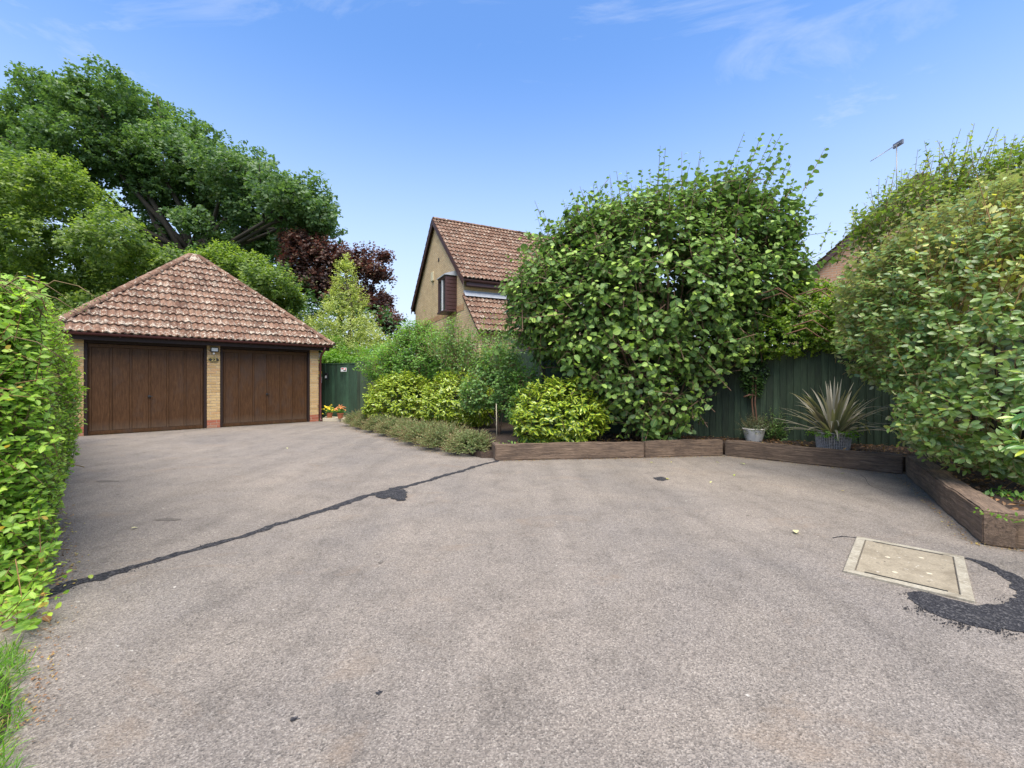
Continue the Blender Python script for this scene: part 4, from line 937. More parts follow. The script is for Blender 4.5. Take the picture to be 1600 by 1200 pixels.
b = np.array([fb.x, fb.y + .1, .22]) + rng.normal(0, .07, (n, 3)) * [1, .6, .3]; d = norm(rng.normal(0, .28, (n, 3)) + [0, 0, .8]); e_ = b + d * (.2 + .45 * rng.random((n, 1)))
put_leaves(fe, T_LANCE, M['privet'], shoots(rng, b, e_, 16, .045)); twigs(fe, b, e_, .003, .001, M['twig'])
# wicker basket: woven canes
bp = G(1306, 702, .205); bp = Vector((bp.x, bp.y + .06, .205)); wb = empty('wicker_basket', bp, 0, 'oval grey wicker basket planter holding the striped flax', 'basket')
lathe('liner', [(.22, .0), (.245, .24), (.20, .235), (.02, .22)], M['black'], wb, (0, 0, 0), 30, scale=(1.0, .75, 1))
bm = bmesh.new()
for k in range(44):
    a = 2 * math.pi * k / 44; tube_bm(bm, [(.228 * math.cos(a), .172 * math.sin(a), .0), (.262 * math.cos(a), .196 * math.sin(a), .26)], .0085, 5)
for j in range(11):
    z = .015 + j * .0235; rr = .229 + .034 * z / .26; pts = [((rr + .007 * (1 if (k + j) % 2 else -1)) * math.cos(2 * math.pi * k / 44), ((rr + .007 * (1 if (k + j) % 2 else -1)) * .755) * math.sin(2 * math.pi * k / 44), z) for k in range(45)]
    tube_bm(bm, pts, .0075, 4)
link('woven_canes', bm_mesh(bm, 'woven_canes'), wb, M['wicker'], kind='stuff')
tube('rim', [(.268 * math.cos(2 * math.pi * k / 36), .202 * math.sin(2 * math.pi * k / 36), .262) for k in range(37)], .014, M['wicker'], wb, 6)
# flax: every blade an object
fx = empty('flax_plant', (bp.x, bp.y, .42), 0, 'striped bronze green flax with arching sword leaves in the wicker basket', 'plant'); rd = random.Random(9)
def blade(L, w, az, tilt, bend, r):
    n = 9; V = []; T = []; UV = []; p = Vector((math.cos(az) * .05, math.sin(az) * .04, 0)); th = tilt
    for i in range(n + 1):
        t = i / n; d = Vector((math.cos(az) * math.sin(th), math.sin(az) * math.sin(th), math.cos(th))); sd_ = Vector((-math.sin(az), math.cos(az), 0)); nn = d.cross(sd_)
        ww = w * (min(1, .55 + t * 2.0)) * (1 - t ** 3.0) + .0015; c = Vector((0, 0, 0)) + p
        V += [tuple(c - sd_ * ww + nn * -ww * .35), tuple(c), tuple(c + sd_ * ww + nn * -ww * .35)]; UV += [(0, t), (.5, t), (1, t)]
        p = p + d * (L / n); th += bend / n * (.4 + 1.6 * t)
    for i in range(n):
        a = i * 3; T += [(a, a + 1, a + 4), (a, a + 4, a + 3), (a + 1, a + 2, a + 5), (a + 1, a + 5, a + 4)]
    me = bpy.data.meshes.new('blade'); me.from_pydata(V, [], T); uv = me.uv_layers.new(name='UVMap')
    for li, lp_ in enumerate(me.loops): uv.data[li].uv = UV[lp_.vertex_index]
    a_ = me.attributes.new('rnd', 'FLOAT', 'FACE'); a_.data.foreach_set('value', [r] * len(T)); me.shade_smooth(); return me
for k in range(84):
    inner = k < 26; L = rd.uniform(.62, .98) if inner else rd.uniform(.6, 1.08); til = rd.uniform(.03, .7) if inner else rd.uniform(.35, 1.25)
    link('blade', blade(L, rd.uniform(.018, .032), rd.uniform(0, 6.283), til, rd.choice([.2, .4, .7, 1.0]) * rd.uniform(.7, 1.3) if inner else rd.choice([.4, .8, 1.1, 1.4]) * rd.uniform(.7, 1.3), rd.random()), fx, M['flax'])
L_ = blade(.95, .018, math.pi * 1.02, .95, .6, .6); link('blade', L_, fx, M['flax']); L_ = blade(.85, .018, math.pi * .98, .75, .75, .9); link('blade', L_, fx, M['flax'])
rng = np.random.default_rng(62); n = 60
fu = empty('trailing_fern', (bp.x, bp.y, .43), 0, 'fresh green filler foliage round the rim of the wicker basket', 'plant')
an_ = rng.random(n) * 6.28; b = np.stack([bp.x + .2 * np.cos(an_), bp.y + .15 * np.sin(an_), np.full(n, .45)], 1); e_ = b + np.stack([np.cos(an_), np.sin(an_), rng.normal(.1, .3, n)], 1) * (.12 + .1 * rng.random((n, 1)))
put_leaves(fu, T_OVATE, M['lime'], shoots(rng, b, e_, 8, .045))

# ------------------------------------------------------------------ vegetation
# --- hazel
rng = np.random.default_rng(101)
hz = empty('hazel_tree', (2.75, 8.15, .2), 0, 'large round leaved hazel bush spreading over the fence in the middle', 'tree')
HE = [(2.55, 8.45, 3.25, 2.35, 1.35, 1.45), (1.35, 8.4, 2.75, 1.45, 1.15, 1.15), (3.9, 8.5, 3.45, 1.5, 1.2, 1.2), (2.9, 8.6, 4.15, 1.55, 1.1, .95), (1.75, 8.6, 3.7, 1.1, 1.0, .75), (4.35, 8.5, 4.15, 1.15, 1.0, .8),
      (2.15, 7.9, 1.75, 1.2, .65, .95), (3.4, 8.2, 2.1, 1.2, .7, .8), (2.6, 7.85, .95, .9, .35, .62), (1.0, 8.7, 2.3, .9, .8, .6), (2.6, 9.1, 3.4, 1.9, .6, 1.2), (.85, 8.5, 3.0, 1.0, .9, .75), (4.75, 8.6, 3.3, 1.1, .9, .8), (4.75, 8.5, 4.3, .85, .8, .72), (3.8, 8.5, 4.6, .9, .8, .68), (1.5, 8.6, 4.0, .7, .7, .5)]
crown(hz, rng, HE, 3100, .72, 8, .120, T_HAZEL, M['hazel'], 300, dirjit=.6, szvar=.7, upb=.4, depth=.34, lump=.15, inner=.72, zmin=.25, tw=M['hazel_bark'], droop=.45, up=.8, outw=.55, jit=.42, age=.36)
crown(hz, rng, HE[:6] + HE[9:], 170, 1.25, 15, .115, T_HAZEL, M['hazel'], 0, dirjit=.5, szvar=.6, upb=.55, depth=.02, lump=.2, inner=.9, zmin=.8, tw=M['hazel_bark'], tr=(.010, .003), droop=.35, up=.8, outw=.4, age=.55, taper=.5, sag=.06, mass='spray_leaves')
crown(hz, rng, [(2.5, 8.95, 3.3, 2.1, .45, 1.3)], 420, .6, 8, .12, T_HAZEL, M['hazel'], 0, dirjit=.6, depth=.9, lump=.1, droop=.4, mass='inner_leaves')
# upright shoots on top
n = 115; ang = rng.random(n) * 6.28; sx0 = rng.uniform(.2, 5.4, n); topz = np.interp(sx0, [.2, 1.2, 2.4, 3.6, 4.5, 5.4], [3.95, 4.45, 4.95, 5.2, 5.15, 4.8])
end = np.stack([sx0 + rng.normal(0, .15, n), 8.4 + rng.normal(0, .45, n), topz + rng.uniform(-.3, .62, n)], 1); base = end - norm(np.stack([(sx0 - 2.6) * .22, rng.normal(0, .15, n), np.ones(n)], 1)) * rng.uniform(.7, 1.25, (n, 1))
put_leaves(hz, T_HAZEL, M['hazel'], shoots(rng, base, end, 11, .105, s0=.1, droop=.25, age=.5, taper=.35, center=(2.6, 8.4, 3)), mass='shoot_leaves'); twigs(hz, base, end, .008, .003, M['hazel_bark'], name='shoot_twigs')
n = 26; base = np.stack([rng.uniform(4.3, 4.9, n), 8.4 + rng.normal(0, .4, n), rng.uniform(2.9, 4.1, n)], 1); end = base + norm(np.stack([np.ones(n), rng.normal(0, .2, n), rng.uniform(.0, .8, n)], 1)) * rng.uniform(.5, 1.25, (n, 1))
put_leaves(hz, T_HAZEL, M['hazel'], shoots(rng, base, end, 10, .105, s0=.1, droop=.3, age=.45, taper=.5), mass='shoot_leaves'); twigs(hz, base, end, .008, .003, M['hazel_bark'], name='shoot_twigs')
n = 26; base = np.stack([rng.uniform(.4, 1.0, n), 8.3 + rng.normal(0, .4, n), rng.uniform(1.9, 3.4, n)], 1); end = base + norm(np.stack([-np.ones(n), rng.normal(0, .2, n), rng.uniform(-.2, .5, n)], 1)) * rng.uniform(.4, .85, (n, 1))
put_leaves(hz, T_HAZEL, M['hazel'], shoots(rng, base, end, 9, .105, s0=.1, droop=.35, age=.4, taper=.5), mass='shoot_leaves'); twigs(hz, base, end, .008, .003, M['hazel_bark'], name='shoot_twigs')
rd = random.Random(12)
for k in range(15):
    a = rd.uniform(0, 6.28); r0_ = rd.uniform(.05, .35); p0 = Vector((r0_ * math.cos(a) - .1, r0_ * math.sin(a) * .5, 0)); tgt = Vector((rd.uniform(-1.9, 1.8), rd.uniform(-.3, .7), rd.uniform(2.6, 3.9)))
    mid = p0.lerp(tgt, .4) + Vector((0, 0, .35)); rr = rd.uniform(.018, .038); tube('stem', [p0, p0.lerp(mid, .5) + Vector((rd.gauss(0, .03), 0, .05)), mid, mid.lerp(tgt, .5) + Vector((rd.gauss(0, .05), 0, .08)), tgt], [rr, rr * .9, rr * .75, rr * .55, rr * .25], M['hazel_bark'], hz, 7)

# --- elaeagnus, right
rng = np.random.default_rng(102)
el = empty('elaeagnus_shrub', (5.9, 5.2, .2), 0, 'huge dense shrub with silvery oval leaves filling the right side', 'shrub')
EE = [(5.95, 5.1, 2.05, 1.6, 1.3, 1.25), (5.6, 4.75, 1.35, 1.35, 1.2, .95), (6.3, 5.3, 2.85, 1.55, 1.2, .95), (4.9, 4.55, .95, .75, .75, .62), (5.6, 5.7, 2.3, 1.3, 1.0, 1.0), (6.9, 5.2, 3.2, 1.2, 1.1, .95), (5.1, 5.6, 1.9, .8, .8, .75)]
crown(el, rng, EE, 3300, .34, 9, .088, T_ELLIP, M['elae'], 300, upb=.45, depth=.22, lump=.08, inner=.8, zmin=.28, tw=M['red_twig'], droop=.12, up=.7, outw=.9, jit=.42, age=.25, tr=(.003, .0015))
n = 430; sx0 = rng.uniform(4.75, 7.8, n); yb = 5.0 + rng.normal(0, .45, n); zb_ = 2.45 + (sx0 - 4.9) * .50 + rng.uniform(-.75, .12, n)
base = np.stack([sx0, yb, zb_], 1); end = base + norm(np.stack([rng.normal(.18, .25, n), rng.normal(-.15, .3, n), np.ones(n)], 1)) * rng.uniform(.35, .95, (n, 1))
Ls = shoots(rng, base, end, 13, .082, s0=.05, droop=-.1, age=.55, up=.4, outw=.6, jit=.6, taper=.5)
put_leaves(el, T_ELLIP, M['elae_young'], Ls, mass='shoot_leaves'); twigs(el, base, end, .006, .003, M['red_twig'], name='shoot_twigs')
for k in range(7):
    p0 = Vector((rng.normal(-.1, .15), rng.normal(0, .15), 0)); tg = Vector((rng.uniform(-1, .8), rng.uniform(-.6, .4), rng.uniform(1.2, 2.2))); tube('stem', [p0, p0.lerp(tg, .5) + Vector((0, 0, .1)), tg], [.035, .028, .012], M['dark_bark'], el, 6)

# --- tree behind the elaeagnus with long shoots
rng = np.random.default_rng(103)
bt = empty('leafy_tree', (8.6, 9.0, 0), 0, 'green tree with long whippy shoots rising behind the silvery shrub at the right', 'tree')
BE = [(8.3, 8.8, 4.0, 1.6, 1.1, 1.3), (9.6, 8.6, 4.4, 1.6, 1.1, 1.4)]
crown(bt, rng, BE, 1300, .6, 8, .13, T_OVATE, M['whip'], 0, upb=.7, depth=.3, lump=.15, tw=M['twig'], droop=.2)
n = 170; sx0 = rng.uniform(6.9, 10.8, n); zb_ = np.interp(sx0, [6.3, 7.0, 7.6, 8.4, 9.4, 10.8], [3.6, 4.4, 5.0, 5.55, 5.6, 5.7]) + rng.normal(0, .12, n); base = np.stack([sx0, 8.8 + rng.normal(0, .5, n), zb_ - .5], 1)
end = base + norm(np.stack([rng.uniform(.0, .5, n), rng.normal(0, .2, n), np.ones(n)], 1)) * rng.uniform(.5, 1.15, (n, 1))
end[:3] = base[:3] + np.array([[.5, 0, 1.45], [.35, 0, 1.2], [-.5, 0, .9]])
put_leaves(bt, T_OVATE, M['whip'], shoots(rng, base, end, 13, .12, s0=.05, droop=.1, age=.45, taper=.5), mass='shoot_leaves'); twigs(bt, base, end, .009, .003, M['twig'], name='shoot_twigs')
tube('trunk', [(0, 0, 0), (.05, 0, 2), (-.1, 0, 4)], [.12, .09, .05], M['dark_bark'], bt)

# --- climbers over the fence
rng = np.random.default_rng(104)
iv = empty('ivy_climber', (5.3, 7.95, 1.9), 0, 'bright yellow green ivy mound spilling over the top of the fence', 'climber')
crown(iv, rng, [(5.0, 8.1, 2.1, .95, .45, .42), (5.9, 7.75, 2.15, .85, .42, .42), (5.4, 8.0, 2.45, .9, .45, .42), (6.3, 7.5, 2.4, 1.0, .5, .55), (4.7, 8.5, 2.4, .7, .4, .5), (5.6, 8.3, 2.7, 1.0, .5, .5)], 1900, .24, 9, .068, T_IVY, M['ivy_bright'], 0, upb=.1, depth=.25, lump=.14, zmin=1.55, tw=M['twig'], droop=.5, up=.5, outw=.9, jit=.4, age=.35)
for k in range(9):
    a = Vector((rng.uniform(-1.2, .8), rng.uniform(-.45, -.3), rng.uniform(.1, .9))); tube('vine', [a, a + Vector((.3, -.05, .1)), a + Vector((.55, -.02, -.05)), a + Vector((.8, .05, -.15))], [.011, .010, .008, .004], M['ivy_stem'], iv, 5)
rng = np.random.default_rng(105)
ip = Vector((4.42, 8.30, 0)); ic = empty('ivy_column', (ip.x, ip.y, .2), 0, 'dark ivy column hanging down the fence above the white pot', 'climber')
crown(ic, rng, [(4.46, 8.24, 1.95, .34, .16, .35), (4.46, 8.22, 1.5, .27, .15, .42), (4.48, 8.22, 1.2, .18, .13, .22), (4.1, 8.45, 2.25, .6, .3, .4), (4.9, 8.2, 2.3, .55, .3, .4)], 1100, .15, 8, .05, T_IVY, M['ivy'], 0, upb=-.1, depth=.2, lump=.12, zmin=.9, droop=.5, up=.4, outw=1.0, jit=.35)
for dx in (0, .055): tube('stem', [(dx + .05, -.10, 0), (dx + .07, -.10, .35), (dx + .03, -.11, .7), (dx + .06, -.1, 1.2)], [.018, .016, .015, .012], M['ivy_stem'], ic, 6)
tube('stem', [(.12, -.1, .82), (-.02, -.11, .84), (-.12, -.1, .80)], [.02, .02, .012], M['ivy_stem'], ic, 6)

# --- aucubas
def aucuba(c, r, h, label, seed, n, single, size=.115):
    rg = np.random.default_rng(seed); e = empty('spotted_laurel', (c[0], c[1], .15), 0, label, 'shrub', 'yellow spotted laurels along the bed')
    crown(e, rg, [(c[0], c[1], .15 + h * .52, r, r * .75, h * .5), (c[0] - r * .35, c[1] - r * .2, .15 + h * .38, r * .7, r * .6, h * .36), (c[0] + r * .35, c[1] - .1, .15 + h * .4, r * .68, r * .6, h * .38)], n, .26, 9, size, T_LANCE if False else T_OVATE, M['aucuba'], single, upb=.5, depth=.25, lump=.09, inner=.8, zmin=.2, tw=M['twig'], droop=.28, up=.6, outw=.8, jit=.35, spread=.8, age=.3)
aucuba((.88, 7.95), .80, 1.22, 'bright yellow spotted laurel in front of the hazel behind the first long sleeper', 110, 480, 300, .125)
aucuba((-1.25, 10.6), .92, 1.35, 'yellow green spotted laurel in the middle of the lavender row', 111, 520, 120)
aucuba((-3.0, 12.1), 1.0, 1.35, 'farthest yellow spotted laurel at the gate end of the lavender row', 112, 560, 80)

# --- small leaved shrub with visible stem, loose shrubs
def bush(name, base, ells, label, cat, seed, n, L, k, size, tp, mat, **kw):
    rg = np.random.default_rng(seed); e = empty(name, base, 0, label, cat); st = kw.pop('stems', 0); sm = kw.pop('smat', M['bark']); sr = kw.pop('sr', .02)
    crown(e, rg, ells, n, L, k, size, tp, mat, **kw)
    for i in range(st):
        q = ells[rg.integers(0, len(ells))]; tg = Vector((q[0] - base[0] + rg.normal(0, .3) * q[3], q[1] - base[1], q[2] - base[2])); p0 = Vector((rg.normal(0, sr * 1.5), rg.normal(0, sr), 0))
        tube('stem', [p0, p0.lerp(tg, .35) + Vector((rg.normal(0, .03), 0, .08)), p0.lerp(tg, .7), tg], [sr, sr * .85, sr * .6, sr * .3], sm, e, 6)
    return e
bush('small_leaf_shrub', (-.22, 9.0, .1), [(-.38, 9.1, 1.2, .62, .5, .55), (-.2, 9.2, 1.65, .5, .45, .5), (-.75, 9.2, 1.0, .45, .4, .35), (-.15, 9.0, .95, .4, .35, .3)], 'small shrub with grey green oval leaves on thin bare stems left of the laurel', 'shrub', 121, 520, .26, 9, .085, T_OVATE, M['privet'], tw=M['twig'], stems=5, sr=.016, upb=.6, depth=.35, lump=.2, zmin=.6, droop=.15, single=60)
bush('low_green_shrub', (.2, 8.7, .1), [(.28, 8.8, 1.25, .32, .28, .38), (.1, 8.6, .75, .2, .2, .4)], 'slim green shrub filling the gap left of the bright laurel', 'shrub', 122, 150, .28, 9, .08, T_OVATE, M['wild'], tw=M['twig'], stems=2, sr=.012, zmin=.3, lump=.2)
bush('loose_shrub', (-2.7, 12.9, .1), [(-2.9, 12.9, 1.75, 1.15, .8, 1.0), (-3.6, 13.1, 1.7, .9, .7, .7), (-2.0, 12.8, 2.0, .9, .7, .8), (-2.7, 13.0, 2.6, .7, .6, .55)], 'tall loose green shrub rising behind the far laurels', 'shrub', 123, 1500, .45, 9, .092, T_OVATE, M['wild'], tw=M['twig'], stems=6, sr=.025, upb=.6, depth=.35, lump=.2, zmin=.5)
bush('wispy_shrub', (-.9, 11.2, .1), [(-1.0, 11.3, 1.9, .8, .6, .7), (-.3, 11.2, 2.0, .6, .5, .55), (-1.5, 11.4, 2.4, .6, .5, .6)], 'wispy small leaved shrub with thin twigs against the house wall', 'shrub', 124, 360, .7, 11, .08, T_OVATE, M['privet'], tw=M['twig'], stems=7, sr=.02, upb=1.0, depth=.4, lump=.25, zmin=.6, droop=.1)
# long arching twigs in front of the house
rng = np.random.default_rng(125); ws = empty('arching_shrub', (-.9, 12.0, .1), 0, 'thin arching shoots with tiny leaves in front of the gable wall', 'shrub'); n = 60
sx0 = rng.uniform(-2.3, .1, n); base = np.stack([sx0, 12 + rng.normal(0, .3, n), np.full(n, 2.0)], 1); end = base + norm(np.stack([rng.normal(0, .35, n), rng.normal(0, .2, n), np.ones(n)], 1)) * rng.uniform(.5, 1.25, (n, 1))
put_leaves(ws, T_OVATE, M['wild'], shoots(rng, base, end, 14, .075, s0=.0, droop=.1, age=.3)); twigs(ws, base, end, .006, .002, M['twig'])
for k in range(6): tube('stem', [(rng.normal(0, .08), 0, 0), (rng.uniform(-.6, .5), 0, 1.1), (rng.uniform(-1.2, .9), 0, 2.1)], [.02, .016, .008], M['bark'], ws, 5)

# --- lavender mounds
rng = np.random.default_rng(130)
edge = [(-4.35, 12.75), (-3.85, 12.05), (-3.3, 11.3), (-2.75, 10.55), (-2.25, 9.85), (-1.75, 9.15), (-1.25, 8.5), (-.75, 7.9)]
lv_lab = ['lavender mound nearest the gate at the far end of the row', 'second lavender mound from the gate', 'third lavender mound from the gate, below the farthest laurel', 'fourth lavender mound from the gate',
          'lavender mound fourth from the sleeper end', 'lavender mound third from the sleeper end', 'lavender mound second from the sleeper end', 'lavender mound touching the pale sleeper offcut']
for i, (x, y) in enumerate(edge):
    e = empty('lavender_bush', (x, y, .05), 0, lv_lab[i], 'lavender', 'lavender bushes edging the driveway'); n = 620; r = .56 * rng.uniform(.92, 1.1)
    a = rng.random(n) * 6.28; el_ = np.arccos(rng.random(n) * .98); d = np.stack([np.sin(el_) * np.cos(a), np.sin(el_) * np.sin(a), np.cos(el_) * .82], 1)
    end = np.array([x, y, .07]) + d * r * rng.uniform(.72, 1.08, (n, 1)) * np.array([1, 1, .9]); base = np.array([x, y, .07]) + d * r * .45
    end[:, 2] = np.maximum(end[:, 2], .05)
    Lf = shoots(rng, base, end, 9, .045, s0=.1, droop=-.25, spread=.55, age=.42, jit=.7, up=.4)
    put_leaves(e, T_LANCE, M['lav'], Lf); twigs(e, base, end + (end - base) * .12, .003, .0025, M['lav'] if False else M['twig'])

# --- hedge (left)
rng = np.random.default_rng(140)
H0 = Vector((-2.95, 2.72, 0)); H1 = gar(-.62, -1.2); hd = (H1 - H0); HLn = hd.length; hd.normalize(); hn = Vector((hd.y, -hd.x, 0))   # hn faces the drive
hn = hn if hn.x > 0 else -hn
hg = empty('hedge', H0, 0, 'long clipped bright green hedge along the left side of the driveway', 'hedge')
HT, HZ = 1.5, 1.90
def hp(t, b, z): return np.array(H0)[None] + np.outer(t, np.array(hd)) - np.outer(b, np.array(hn)) + np.outer(z, np.array([0, 0, 1.]))
def bulge(t, z): return .05 * np.sin(t * 1.7 + z) + .04 * np.sin(t * 3.9 + z * 2.3) + .24 * np.sin(z / HZ * 2.6) * np.minimum(1, t / 1.2) - .16 * np.maximum(0, z - HZ + .35)
# drive-side face
nF = 8600; tF = HLn * rng.random(nF) ** 1.25; zF = rng.uniform(.04, HZ, nF); dF = rng.random(nF) ** 1.8 * .16
Pf = hp(tF, -bulge(tF, zF) + dF, zF); Df = np.tile(np.array(hn), (nF, 1))
# top
nT = 2600; tT = HLn * rng.random(nT) ** 1.1; bT = rng.uniform(.0, HT, nT); Pt = hp(tT, bT, HZ + .05 * np.sin(tT * 2.3) + .05 * np.sin(bT * 5) - rng.random(nT) * .1 - .15 * np.maximum(0, .25 - bT)); Dt = np.tile(np.array([0, 0, 1.]), (nT, 1))
# near end (faces the camera)
nE = 3600; bE = rng.uniform(-.05, HT, nE); zE = rng.uniform(.03, HZ + .03, nE); tE = -.05 - .10 * np.sin(zE / HZ * 3.0) + rng.random(nE) ** 1.8 * .18 - .05 * np.sin(bE * 6) - .16 * (bE > .3) * np.minimum(1, (bE - .3)); Pe = hp(tE, bE, zE); De = np.tile(-np.array(hd), (nE, 1))
Pa = np.concatenate([Pf, Pt, Pe]); Da = np.concatenate([Df, Dt, De]); n = len(Pa)
dirn = norm(Da + np.array([0, 0, .55]) + rng.normal(0, .38, (n, 3))); base = Pa - dirn * .16; end = Pa + dirn * (.015 + .04 * rng.random((n, 1)))
Lh = shoots(rng, base, end, 6, .045, s0=.3, droop=.1, spread=1.0, age=.32, up=.65, outw=0, jit=.45)
Lh['N'] = norm(Lh['N'] + np.repeat(Da, 6, 0) * .75)
near = np.exp(-np.linalg.norm(Lh['P'] - np.array([-2.9, 2.4, 0]), axis=1) / 2.5); Lh['S'] *= 1 + .15 * near
Lh = flt(Lh, Lh['P'][:, 2] > .01)
put_leaves(hg, T_OVATE, M['hedge'], Lh, 300, center=tuple(np.array(H0) - np.array(hn) * .8 + np.array([0, 0, .9])))
twigs(hg, base, end, .004, .0015, M['twig'])
# core of crossing branches
bm = bmesh.new(); 
for k in range(900):
    t = HLn * rng.random(); b_ = rng.uniform(.25, HT); z = rng.uniform(0, HZ - .25); p = Vector(hp(np.array([t]), np.array([b_]), np.array([z]))[0]) - H0; q = p + Vector((rng.normal(0, .15), rng.normal(0, .15), .45)); tube_bm(bm, [p, q], [.014, .008], 4, False)
link('branches', bm_mesh(bm, 'branches'), hg, M['core'], kind='stuff')
bm = bmesh.new(); add_box(bm, (HLn - .35, HT - .35, HZ - .28)); 
bmesh.ops.subdivide_edges(bm, edges=bm.edges[:], cuts=5, use_grid_fill=True)
for v in bm.verts: v.co += Vector((rng.normal(0, .03), rng.normal(0, .03), rng.normal(0, .03)))
cc = Vector(hp(np.array([HLn / 2 + .05]), np.array([HT / 2 + .06]), np.array([(HZ - .28) / 2]))[0]) - H0
link('dark_core_box', bm_mesh(bm, 'dark_core_box'), hg, M['core'], loc=cc, rot=(0, 0, math.atan2(hd.y, hd.x)))  # solid dark box added inside the hedge to keep its depth opaque and dark
# bramble growing through its near end: bigger leaves and reddish bits
br = empty('bramble', (-2.95, 2.45, 0), 0, 'bramble with broad leaves and rusty seed heads tangled in the near end of the hedge', 'bramble'); n = 210
bE = rng.uniform(-.08, .7, n); zE = np.concatenate([rng.uniform(.05, 1.9, n - 60), rng.uniform(0.02, .5, 60)]); Pb = hp(-.22 + .05 * rng.normal(0, 1, n) , bE, zE); Pb[:34] = np.array([-2.44, 2.18, 0]) + rng.random((34, 1)) * np.array([-.5, .5, 0]) + rng.normal(0, .05, (34, 3)) + np.stack([0 * zE[:34], 0 * zE[:34], rng.uniform(.02, .22, 34)], 1); dirn = norm(-np.array(hd)[None] * .6 + np.array(hn)[None] * .5 + np.array([0, 0, .35]) + rng.normal(0, .5, (n, 3)))
Lb = shoots(rng, Pb - dirn * .15, Pb + dirn * .10, 6, .052, s0=.3, droop=.15, age=.4, up=.7, outw=0, jit=.5); Lb['N'] = norm(Lb['N'] + np.array([.3, -.6, 0])); Lb['rnd'][rng.random(len(Lb['rnd'])) < .05] = 1.0
put_leaves(br, T_ELLIP, M['hedge'], Lb, 120); twigs(br, Pb - dirn * .15, Pb + dirn * .10, .003, .0015, M['red_twig'])
for k in range(9):
    z = rng.uniform(1.45, 1.85); p = hp(np.array([-.22]), np.array([rng.uniform(-.05, .45)]), np.array([z]))[0] - np.array(br.location)
    tube('cane', [p, p + np.array([.12, -.03, .05]), p + np.array([.25, -.02, .02]), p + np.array([.36, .0, -.06])], [.004, .0035, .003, .002], M['twig'], br, 4)

# --- background trees
def tree(name, base, ells, label, seed, n, L, k, size, mat, trunk=None, limbs=0, tr=.3, bark=None, tp=T_WIDE, **kw):
    rg = np.random.default_rng(seed); e = empty(name, base, 0, label, 'tree'); kw.setdefault('depth', .35); kw.setdefault('lump', .2)
    c = crown(e, rg, ells, n, L, k, size, tp, mat, mass='crown', **kw); bark = bark or M['dark_bark']
    top = trunk or c[2]; tube('trunk', [(0, 0, 0), (rg.normal(0, .1), 0, top * .35), (rg.normal(0, .15), 0, top * .7), (0, 0, top)], [tr * 1.25, tr, tr * .85, tr * .6], bark, e, 10)
    for i in range(limbs):
        q = ells[i % len(ells)]; tg = Vector((q[0] - base[0], q[1] - base[1], q[2] - base[2])); st = Vector((0, 0, top * rg.uniform(.72, 1.0))); m1 = st.lerp(tg, .4) + Vector((rg.normal(0, .3), rg.normal(0, .3), rg.uniform(-.2, .8))); m2 = st.lerp(tg, .75) + Vector((rg.normal(0, .4), 0, rg.uniform(-.2, .5)))
        tube('limb', [st, m1, m2, tg], [tr * .5, tr * .36, tr * .22, tr * .08], bark, e, 7)
        for j in range(2):
            t2 = tg + Vector((rg.normal(0, 1), rg.normal(0, 1), rg.normal(.1, .6))) * q[3] * .4; tube('branch', [m2, m2.lerp(t2, .5) + Vector((0, 0, .2)), t2], [tr * .18, tr * .12, tr * .04], bark, e, 5)
    return e
def lobes(px, Y, r, jit, seed):
    rg = np.random.default_rng(seed); out = []
    for u, v, s in px:
        yy = Y + rg.normal(0, jit); p = at(u, v, yy); rr = r * s; out.append((p.x, p.y, p.z, rr * 1.15, rr * 1.1, rr * .82))
    return out
OAK = [(15, 215, .9), (45, 180, .8), (95, 150, .9), (150, 160, 1.0), (60, 260, 1.0), (120, 225, 1.1), (190, 175, .9), (235, 190, 1.0), (180, 250, 1.1), (255, 245, 1.1), (300, 225, .9), (320, 270, 1.0), (240, 310, 1.0), (365, 270, .9), (395, 275, .8),
       (345, 330, .95), (300, 345, .5), (410, 325, 1.0), (450, 300, .8), (470, 330, .9), (490, 330, .6), (440, 375, .9), (490, 360, .6), (400, 380, .8), (250, 370, .6), (-40, 200, 1.2), (-60, 260, 1.3), (370, 385, .6), (20, 300, 1.0), (340, 395, .6)]
ob = at(303, 595, 30); tree('oak_tree', (ob.x, 30, 0), lobes(OAK, 30, 2.15, 2.6, 7), 'huge spreading dark green oak tree towering behind the garage', 201, 10500, .95, 12, .25, M['oak'], trunk=10.5, limbs=30, tr=.42, tp=T_WIDE, upb=.5, droop=.2, jit=.6, inner=.5, depth=.6, lump=.34, dirjit=.9)
AS = [(20, 290, 1.0), (80, 290, .9), (40, 360, 1.2), (120, 345, 1.0), (170, 370, .9), (215, 400, .8), (255, 405, .55), (110, 420, 1.2), (180, 440, 1.0), (30, 440, 1.2), (235, 440, .7), (-50, 330, 1.4), (-60, 440, 1.4), (80, 490, 1.2), (150, 500, 1.0), (270, 430, .5), (95, 265, .55), (140, 310, .6)]
ab = at(110, 595, 19); tree('bright_tree', (ab.x, 19.5, 0), lobes(AS, 19, 1.35, .9, 8), 'bright green bushy tree behind the hedge at the far left', 202, 5600, .75, 10, .17, M['ash'], trunk=5, tr=.2, upb=.45, droop=.3, jit=.5, inner=.75)
SM = [(330, 415, .8), (370, 425, 1.0), (415, 440, .9), (445, 470, .7), (300, 425, .6), (390, 470, 1.0), (350, 395, .5), (440, 500, .8), (400, 410, .45), (455, 530, .7)]
sb = at(385, 595, 20); tree('young_tree', (sb.x, 20, 0), lobes(SM, 20, 1.15, .5, 9), 'light green tree showing just above the right slope of the garage roof', 203, 2200, .7, 10, .16, M['ash'], trunk=4.5, tr=.14, upb=.7, droop=.2)
